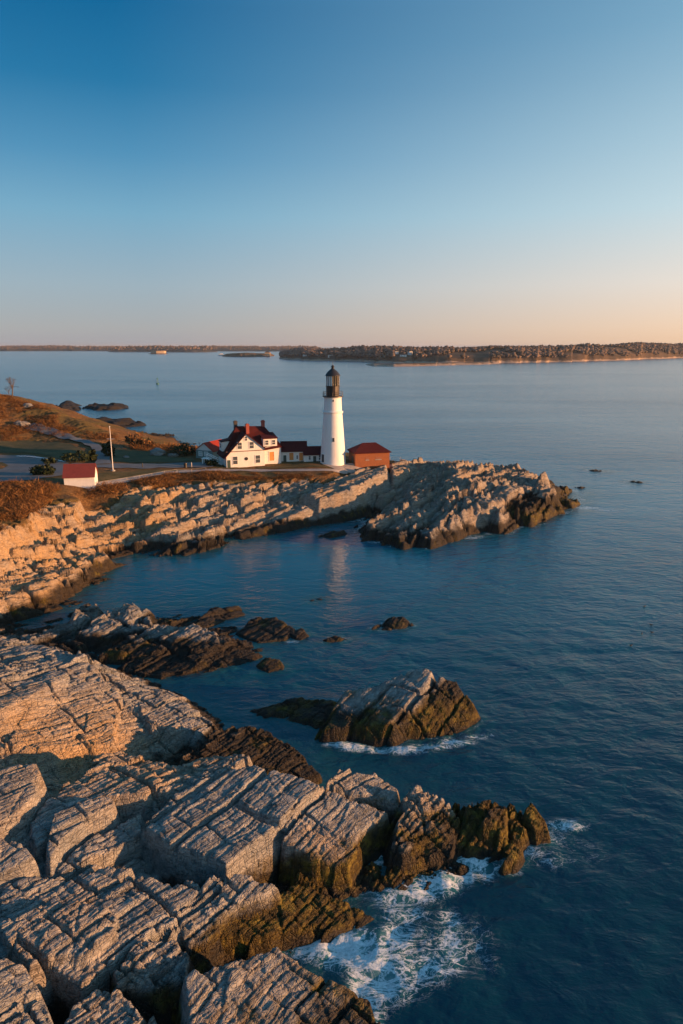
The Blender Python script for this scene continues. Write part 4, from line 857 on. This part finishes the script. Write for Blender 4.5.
def findspot(IV,u,v):
    # stand on the island slope: march the viewing ray outward until it meets the ground
    best=None
    for zt in np.arange(4,36,.5):
        x,y=at(u,v,zt)
        if y<0: continue
        d=np.hypot(IV[:,:,0]-x,IV[:,:,1]-y); k=np.unravel_index(d.argmin(),d.shape); e=abs(IV[k][2]-zt)
        if best is None or e<best[0]: best=(e,x,y,zt)
    return best
HOUSES=[(305,357),(313,353.5),(322,356),(330.5,357.3),(327,352.8),(347,353.5),(363,356.2),(375,356.6),(397,354),(403,357.5),(411,354.3)]
def far_land(name,px,depth,hts,mat,trees=0,th=(8,14),nc=140,nd=22,label=None,shore=18,seed=1,tname='woodland',tlabel=None):
    us=np.array([p[0] for p in px],float); vs_=np.array([p[1] for p in px],float)
    U=np.linspace(us[0],us[-1],nc); W=np.array([at(u,v,0) for u,v in zip(U,np.interp(U,us,vs_))])
    W+=np.stack([fbm(U*.12,U*0,seed,4),fbm(U*.12,U*0+3,seed+1,4)],-1)*shore*1.2
    Dd=np.linalg.norm(W,axis=1,keepdims=True); dirv=W/Dd; D=np.concatenate([[-15,0,6,shore],np.linspace(shore*2,depth,nd)])
    h=np.interp(U,[a for a,_ in hts],[b for _,b in hts])
    V=np.zeros((nc,len(D),3))
    for j,dd in enumerate(D):
        V[:,j,:2]=W+dirv*dd; t=np.clip(dd/(depth*.55),0,1); prof=np.sin(t*np.pi/2)**.7 if dd<depth*.55 else np.cos((dd-depth*.55)/(depth*.45)*np.pi/2)
        if dd<=shore: zz=np.full(nc,{-15:-4.,0:0.,6:1.4}.get(dd,3.2))
        else: zz=4+(h-4)*prof*(1+.25*fbm(V[:,j,0]*.006,V[:,j,1]*.006,seed+5,3))
        V[:,j,2]=zz*np.minimum(1,np.minimum(np.arange(nc),np.arange(nc)[::-1])/5.) - (0 if dd>-1 else 1)
    idx=np.arange(nc*len(D)).reshape(nc,len(D)); F=np.stack([idx[:-1,:-1],idx[1:,:-1],idx[1:,1:],idx[:-1,1:]],-1).reshape(-1,4)
    o=mesh_np(name,V.reshape(-1,3),F,[mat],smooth=True); tag(o,kind='structure')
    if trees:
        i=rng.uniform(2,nc-3,trees); j=rng.uniform(3.6,len(D)-4,trees)**1.0; i0=i.astype(int); j0=j.astype(int); fi=(i-i0)[:,None]; fj=(j-j0)[:,None]
        P=(V[i0,j0]*(1-fi)+V[i0+1,j0]*fi)*(1-fj)+(V[i0,j0+1]*(1-fi)+V[i0+1,j0+1]*fi)*fj
        P=P[fbm(P[:,0]*.01,P[:,1]*.01,33,3)>-.33]
        if name=='wooded_island':
            for hu,hv in HOUSES:
                _,hx_,hy_,_z=findspot(V,hu,hv); L=math.hypot(hx_,hy_); dx,dy=hx_/L,hy_/L; al=P[:,0]*dx+P[:,1]*dy-L; la=-P[:,0]*dy+P[:,1]*dx
                P=P[~((al>-75)&(al<16)&(np.abs(la)<9))]
        n=len(P)
        oct_=np.array([(1.1,0,.65),(.35,1.0,.6),(-.85,.65,.7),(-.85,-.65,.6),(.35,-1.0,.65),(0,0,.95),(0,0,.05)]); fc=np.array([(0,1,5),(1,2,5),(2,3,5),(3,4,5),(4,0,5),(1,0,6),(2,1,6),(3,2,6),(4,3,6),(0,4,6)])
        hh=rng.uniform(th[0],th[1],n)[:,None,None]; sc=np.concatenate([hh*.55*rng.uniform(.7,1.3,(n,1,1)),hh*.5*rng.uniform(.7,1.3,(n,1,1)),hh*.85],2)
        hh=hh*(1+.5*fbm(P[:,0]*.012,P[:,1]*.012,71,3))[:,None,None]; sc[:,:,2]=np.broadcast_to(hh[:,:,0],sc[:,:,2].shape); VV=oct_[None]*sc*(1+rng.normal(0,.12,(n,7,3)))+P[:,None,:]; FF=(fc[None]+np.arange(n)[:,None,None]*7).reshape(-1,3)
        o=mesh_np(tname,VV.reshape(-1,3),FF,[WOOD]); tag(o,tlabel,'woodland',kind='stuff')
    return V
far_land('far_mainland',[(-90,351.3),(60,351),(215,351.2),(330,351.5)],1500,[(-90,30),(40,35),(120,29),(215,33),(330,30)],FARM,7000,(6,10),160,16,shore=40,seed=3,tlabel='distant wooded mainland shore along the left horizon')
far_land('far_headland',[(108,351.9),(150,352),(190,352.2),(216,352)],700,[(108,20),(150,30),(216,24)],FARM,500,(8,16),60,12,shore=25,seed=9,tlabel='trees on the farther low headland behind the sea fort')
far_land('low_island',[(222,356.5),(240,357),(262,356.8),(276,356)],260,[(222,9),(245,15),(276,10)],GRASSI,0,nc=60,nd=10,shore=12,seed=5)
IV=far_land('wooded_island',[(276,358.3),(300,360.3),(345,361.2),(364,361.9),(395,362.8),(450,363.4),(500,363.0),(560,362),(620,360),(683,357.8),(800,355)],560,[(276,11),(300,24),(370,27),(460,30),(560,35),(683,40),(800,40)],ISL,16000,(6,10),300,24,shore=16,seed=12,tlabel='leafless grey-brown woodland covering the long island on the right horizon')
far_land('rocky_spit',[(366,365.0),(374,366.2),(395,366.5),(425,365.8),(460,364.9),(500,363.9)],70,[(366,3),(400,5),(500,4)],ISL,0,nc=90,nd=8,shore=6,seed=15)
def islhouse(u,v,w_,label,i):
    best=[findspot(IV,u,v)]; best=best[0]
    _,x,y,z=best; E=empty('island_house',(x,y,z),R([10,-15,30,0][i%4]),label=label,cat='house',group='white houses on the wooded island')
    h_=6.5; m=MB(); m.box(-w_/2,w_/2,0,8,-4,h_); m.build('wall',TRIM,E); m=MB(); m.prism([(-w_/2-.5,h_),(w_/2+.5,h_),(0,h_+4)],-.5,8.5); m.build('roof',DARKCH,E)
    for x_ in (-w_/4,w_/4):
        for z_ in (1.2,4.2): window(E,x_,0,z_,1.2,1.4)
HL=['leftmost white house on the wooded island, near its shore','small white house up the island slope above the left shore','white house low among trees, one of a close pair left of the lighthouse','larger white house of the close pair left of the lighthouse','pale house up the slope right of the close pair','small white house just left of the lighthouse lantern top, high among trees','white house low on the island right of the lighthouse top','second white house right of the lighthouse top','small house higher up the island past the two right of the lighthouse','long white house by the island shore nearest the pale spit','rightmost small white house on the wooded island']
for i,((u,v),w_) in enumerate(zip([(305,357),(313,353.5),(322,356),(330.5,357.3),(327,352.8),(347,353.5),(363,356.2),(375,356.6),(397,354),(403,357.5),(411,354.3)],[10,9,10,14,9,8,11,11,8,15,9])): islhouse(u,v,w_,HL[i],i)
x,y=at(265.5,355.6,4); E=empty('island_building',(x,y+60,6),label='small orange-lit building at the right end of the low brown island',cat='building'); m=MB(); m.box(-10,10,0,12,-4,9); m.build('wall',simple('tan_wall',(.6,.4,.22)),E); m=MB(); m.prism([(-11,9),(11,9),(0,14)],-.5,12.5); m.build('roof',DARKCH,E)
# sea fort
x,y=at(158.5,353.9,0); E=empty('sea_fort',(x,y,0),R(10),label='low tan stone sea fort on a rock far out on the left',cat='fort')
TAN=simple('fort_granite',(.36,.27,.18),.9,.2,.05)
m=MB(); n=6; pts=[(38*math.cos(a),30*math.sin(a)) for a in [2*math.pi*i/n+.3 for i in range(n)]]; m.add([(a,b,0) for a,b in pts]+[(a,b,15) for a,b in pts],[tuple(range(5,-1,-1)),tuple(range(6,12))]+[(i,(i+1)%6,(i+1)%6+6,i+6) for i in range(6)]); m.build('wall',TAN,E)
m=MB(); m.lathe([(55,-2),(48,1.5),(40,3)],14); m.build('rock_base',DARKCH,E); m=MB(); m.lathe([(30,15),(28,16.5),(5,17)],6); m.build('rampart_top',GRASSI,E)
# ferry
x,y=at(221.8,355.8,0); E=empty('ferry_boat',(x,y,0),R(8),label='small white boat passing the left end of the low brown island',cat='boat')
m=MB(); m.add([(-13,-3,-.5),(10,-3,-.5),(15,0,-.5),(10,3,-.5),(-13,3,-.5),(-13.5,-4,3.5),(10,-4,3.5),(17,0,4.2),(10,4,3.5),(-13.5,4,3.5)],[(0,4,3,2,1),(5,6,7,8,9),(0,1,6,5),(1,2,7,6),(2,3,8,7),(3,4,9,8),(4,0,5,9)]); m.build('hull',TRIM,E)
m=MB(); m.box(-11,7,-3,3,3.5,6.5); m.box(-6,5,-2.6,2.6,6.5,9); m.build('cabin',TRIM,E); m=MB(); m.box(-10.5,6.5,-3.05,3.05,4.4,5.4); m.build('window_strip',GLASS,E); m=MB(); m.tube((-2,0,9),(-2,0,13),.2); m.build('mast',TRIM,E)
# green buoy
x,y=at(157.5,384,0); GRN=simple('green_buoy_paint',(.02,.13,.07),.5); E=empty('navigation_buoy',(x,y,0),label='green navigation buoy with lattice tower in the open water above the headland',cat='buoy')
m=MB(); m.lathe([(.6,-.8),(1.5,-.2),(1.5,.8),(1.2,1.0)],18); m.build('float',GRN,E)
m=MB()
for k in range(4): a=R(45+90*k); m.tube((1.1*math.cos(a),1.1*math.sin(a),.9),(.35*math.cos(a),.35*math.sin(a),5),.09)
for hh in (2.2,3.6): m.lathe([(1.15-hh*.17,hh),(1.2-hh*.17,hh+.15)],4)
m.build('lattice_tower',GRN,E); m=MB(); m.lathe([(.5,4.6),(.5,6.2),(.3,6.4)],10); m.build('daymark',GRN,E)
# floating seabirds
DUCK=simple('dark_feathers',(.03,.028,.025),.7,.3)
def bird(u,v,label,rz,s=1.0):
    x,y=at(u,v,0); V=[];F=[];n=10
    prof=[(-.42,.02,.16),(-.34,.07,.13),(-.15,.16,.10),(.08,.17,.10),(.24,.12,.12),(.30,.075,.20),(.33,.06,.30),(.36,.075,.37),(.43,.06,.385),(.47,.025,.37),(.55,.012,.355)]
    for px_,r,cz in prof:
        for i in range(n): a=2*math.pi*i/n; V.append((px_,r*math.cos(a),cz+r*.8*math.sin(a)))
    for j in range(len(prof)-1):
        for i in range(n): F.append((j*n+i,j*n+(i+1)%n,(j+1)*n+(i+1)%n,(j+1)*n+i))
    F+= [tuple(range(n)),tuple(range((len(prof)-1)*n,len(prof)*n))]
    m=MB(); m.add(V,F); o=m.build('seabird',DUCK,smooth=True); o.location=(x,y,.06); o.rotation_euler=(0,0,rz); o.scale=(s,s,s); tag(o,label,'seabird','seabirds floating on the open water at right')
for a in [(644.5,607,'dark seabird floating farthest out, on the right side of the open water',.3),(651,625.5,'dark seabird floating in the middle of the small flock, nearest the photo edge',2.6),(642,634.5,'dark seabird low in the water just left below the middle one',1.2),(631,646,'dark seabird floating nearest the camera in the small flock',.1),(652,633,'small dark seabird just below the middle one',3.0)]: bird(*a,s=.6)
# ------------------------------------------------------------------ world
SUN_AZ=R(99); SUN_EL=R(6.0); SKYK=4.1
w=bpy.data.worlds.new('World'); scn.world=w; w.use_nodes=True; nt=w.node_tree; nt.nodes.clear()
sk=nt.nodes.new('ShaderNodeTexSky'); sk.sky_type='NISHITA'; sk.sun_disc=False; sk.sun_elevation=SUN_EL; sk.sun_rotation=SUN_AZ
sk.altitude=0; sk.air_density=1.0; sk.dust_density=.3; sk.ozone_density=4.0
# the evening sky's own colours: by height above the horizon, from the side away from the sun to the side of the sun
tc=nt.nodes.new('ShaderNodeTexCoord'); sp=nt.nodes.new('ShaderNodeSeparateXYZ'); nt.links.new(tc.outputs['Generated'],sp.inputs[0])
def wm(op,a,b=0.,c=None):
    x=nt.nodes.new('ShaderNodeMath'); x.operation=op
    for q,v in zip(x.inputs,(a,b,c)):
        if v is None: continue
        if isinstance(v,(int,float)): q.default_value=v
        else: nt.links.new(v,q)
    return x.outputs[0]
el=wm('MULTIPLY',wm('ARCSINE',wm('MAXIMUM',sp.outputs[2],0.)),2/math.pi)     # 0..1 = horizon..zenith
def wr(f,pts):
    x=nt.nodes.new('ShaderNodeValToRGB'); nt.links.new(f,x.inputs[0]); e=x.color_ramp.elements
    while len(e)<len(pts): e.new(.5)
    for i,(p,c) in enumerate(pts): e[i].position=p; e[i].color=(*c,1)
    return x.outputs[0]
GL=wr(el,[(0,(.31,.30,.34)),(.0145,(.337,.337,.352)),(.05,(.29,.365,.42)),(.107,(.162,.342,.468)),(.15,(.07,.24,.40)),(.20,(.012,.15,.31)),(.25,(.0,.108,.258)),(.42,(.01,.13,.29)),(1,(.08,.2,.36))])
GR=wr(el,[(0,(.90,.55,.31)),(.0145,(.92,.62,.41)),(.05,(.86,.72,.60)),(.107,(.60,.70,.71)),(.16,(.45,.60,.66)),(.23,(.262,.45,.57)),(.35,(.12,.32,.48)),(1,(.08,.2,.36))])
az=wm('ADD',wm('MULTIPLY',sp.outputs[0],.95),wm('MULTIPLY',sp.outputs[1],-.05))
fa=wm('ADD',wm('MULTIPLY',az,1.2),.36); cl=nt.nodes.new('ShaderNodeClamp'); nt.links.new(wm('POWER',wm('MAXIMUM',fa,0.),1.25),cl.inputs[0])
mx=nt.nodes.new('ShaderNodeMix'); mx.data_type='RGBA'; nt.links.new(cl.outputs[0],mx.inputs[0]); nt.links.new(GL,mx.inputs[6]); nt.links.new(GR,mx.inputs[7])
sc_=nt.nodes.new('ShaderNodeVectorMath'); sc_.operation='SCALE'; nt.links.new(mx.outputs[2],sc_.inputs[0]); sc_.inputs['Scale'].default_value=SKYK
m2=nt.nodes.new('ShaderNodeMix'); m2.data_type='RGBA'; m2.inputs[0].default_value=.92; nt.links.new(sk.outputs[0],m2.inputs[6]); nt.links.new(sc_.outputs[0],m2.inputs[7])
bg=nt.nodes.new('ShaderNodeBackground'); bg.inputs[1].default_value=.15
wo=nt.nodes.new('ShaderNodeOutputWorld'); nt.links.new(m2.outputs[2],bg.inputs[0]); nt.links.new(bg.outputs[0],wo.inputs[0])
sl=bpy.data.lights.new('sun','SUN'); sl.energy=5.0; sl.angle=R(.6); sl.color=(1,.49,.205)
so=bpy.data.objects.new('sun',sl); COL.objects.link(so)
d=Vector((math.sin(SUN_AZ)*math.cos(SUN_EL),math.cos(SUN_AZ)*math.cos(SUN_EL),math.sin(SUN_EL)))
so.rotation_euler=d.to_track_quat('Z','Y').to_euler(); so.location=(200,-80,120)
vs=scn.view_settings; vs.view_transform='Standard'; vs.look='None'; vs.exposure=0.95; vs.gamma=1
scn.render.engine='CYCLES'

hm=MB(); hm.box(-125000,125000,-125000,125000,-8,68)
hz=bpy.data.materials.new('evening_haze'); hz.use_nodes=True; hz.node_tree.nodes.clear()
ho=hz.node_tree.nodes.new('ShaderNodeOutputMaterial'); pv=hz.node_tree.nodes.new('ShaderNodeVolumePrincipled'); pv.inputs['Color'].default_value=(.70,.82,.95,1); pv.inputs['Density'].default_value=4e-5; pv.inputs['Anisotropy'].default_value=.2
hz.node_tree.links.new(pv.outputs[0],ho.inputs['Volume'])
tag(hm.build('haze',hz),kind='stuff')
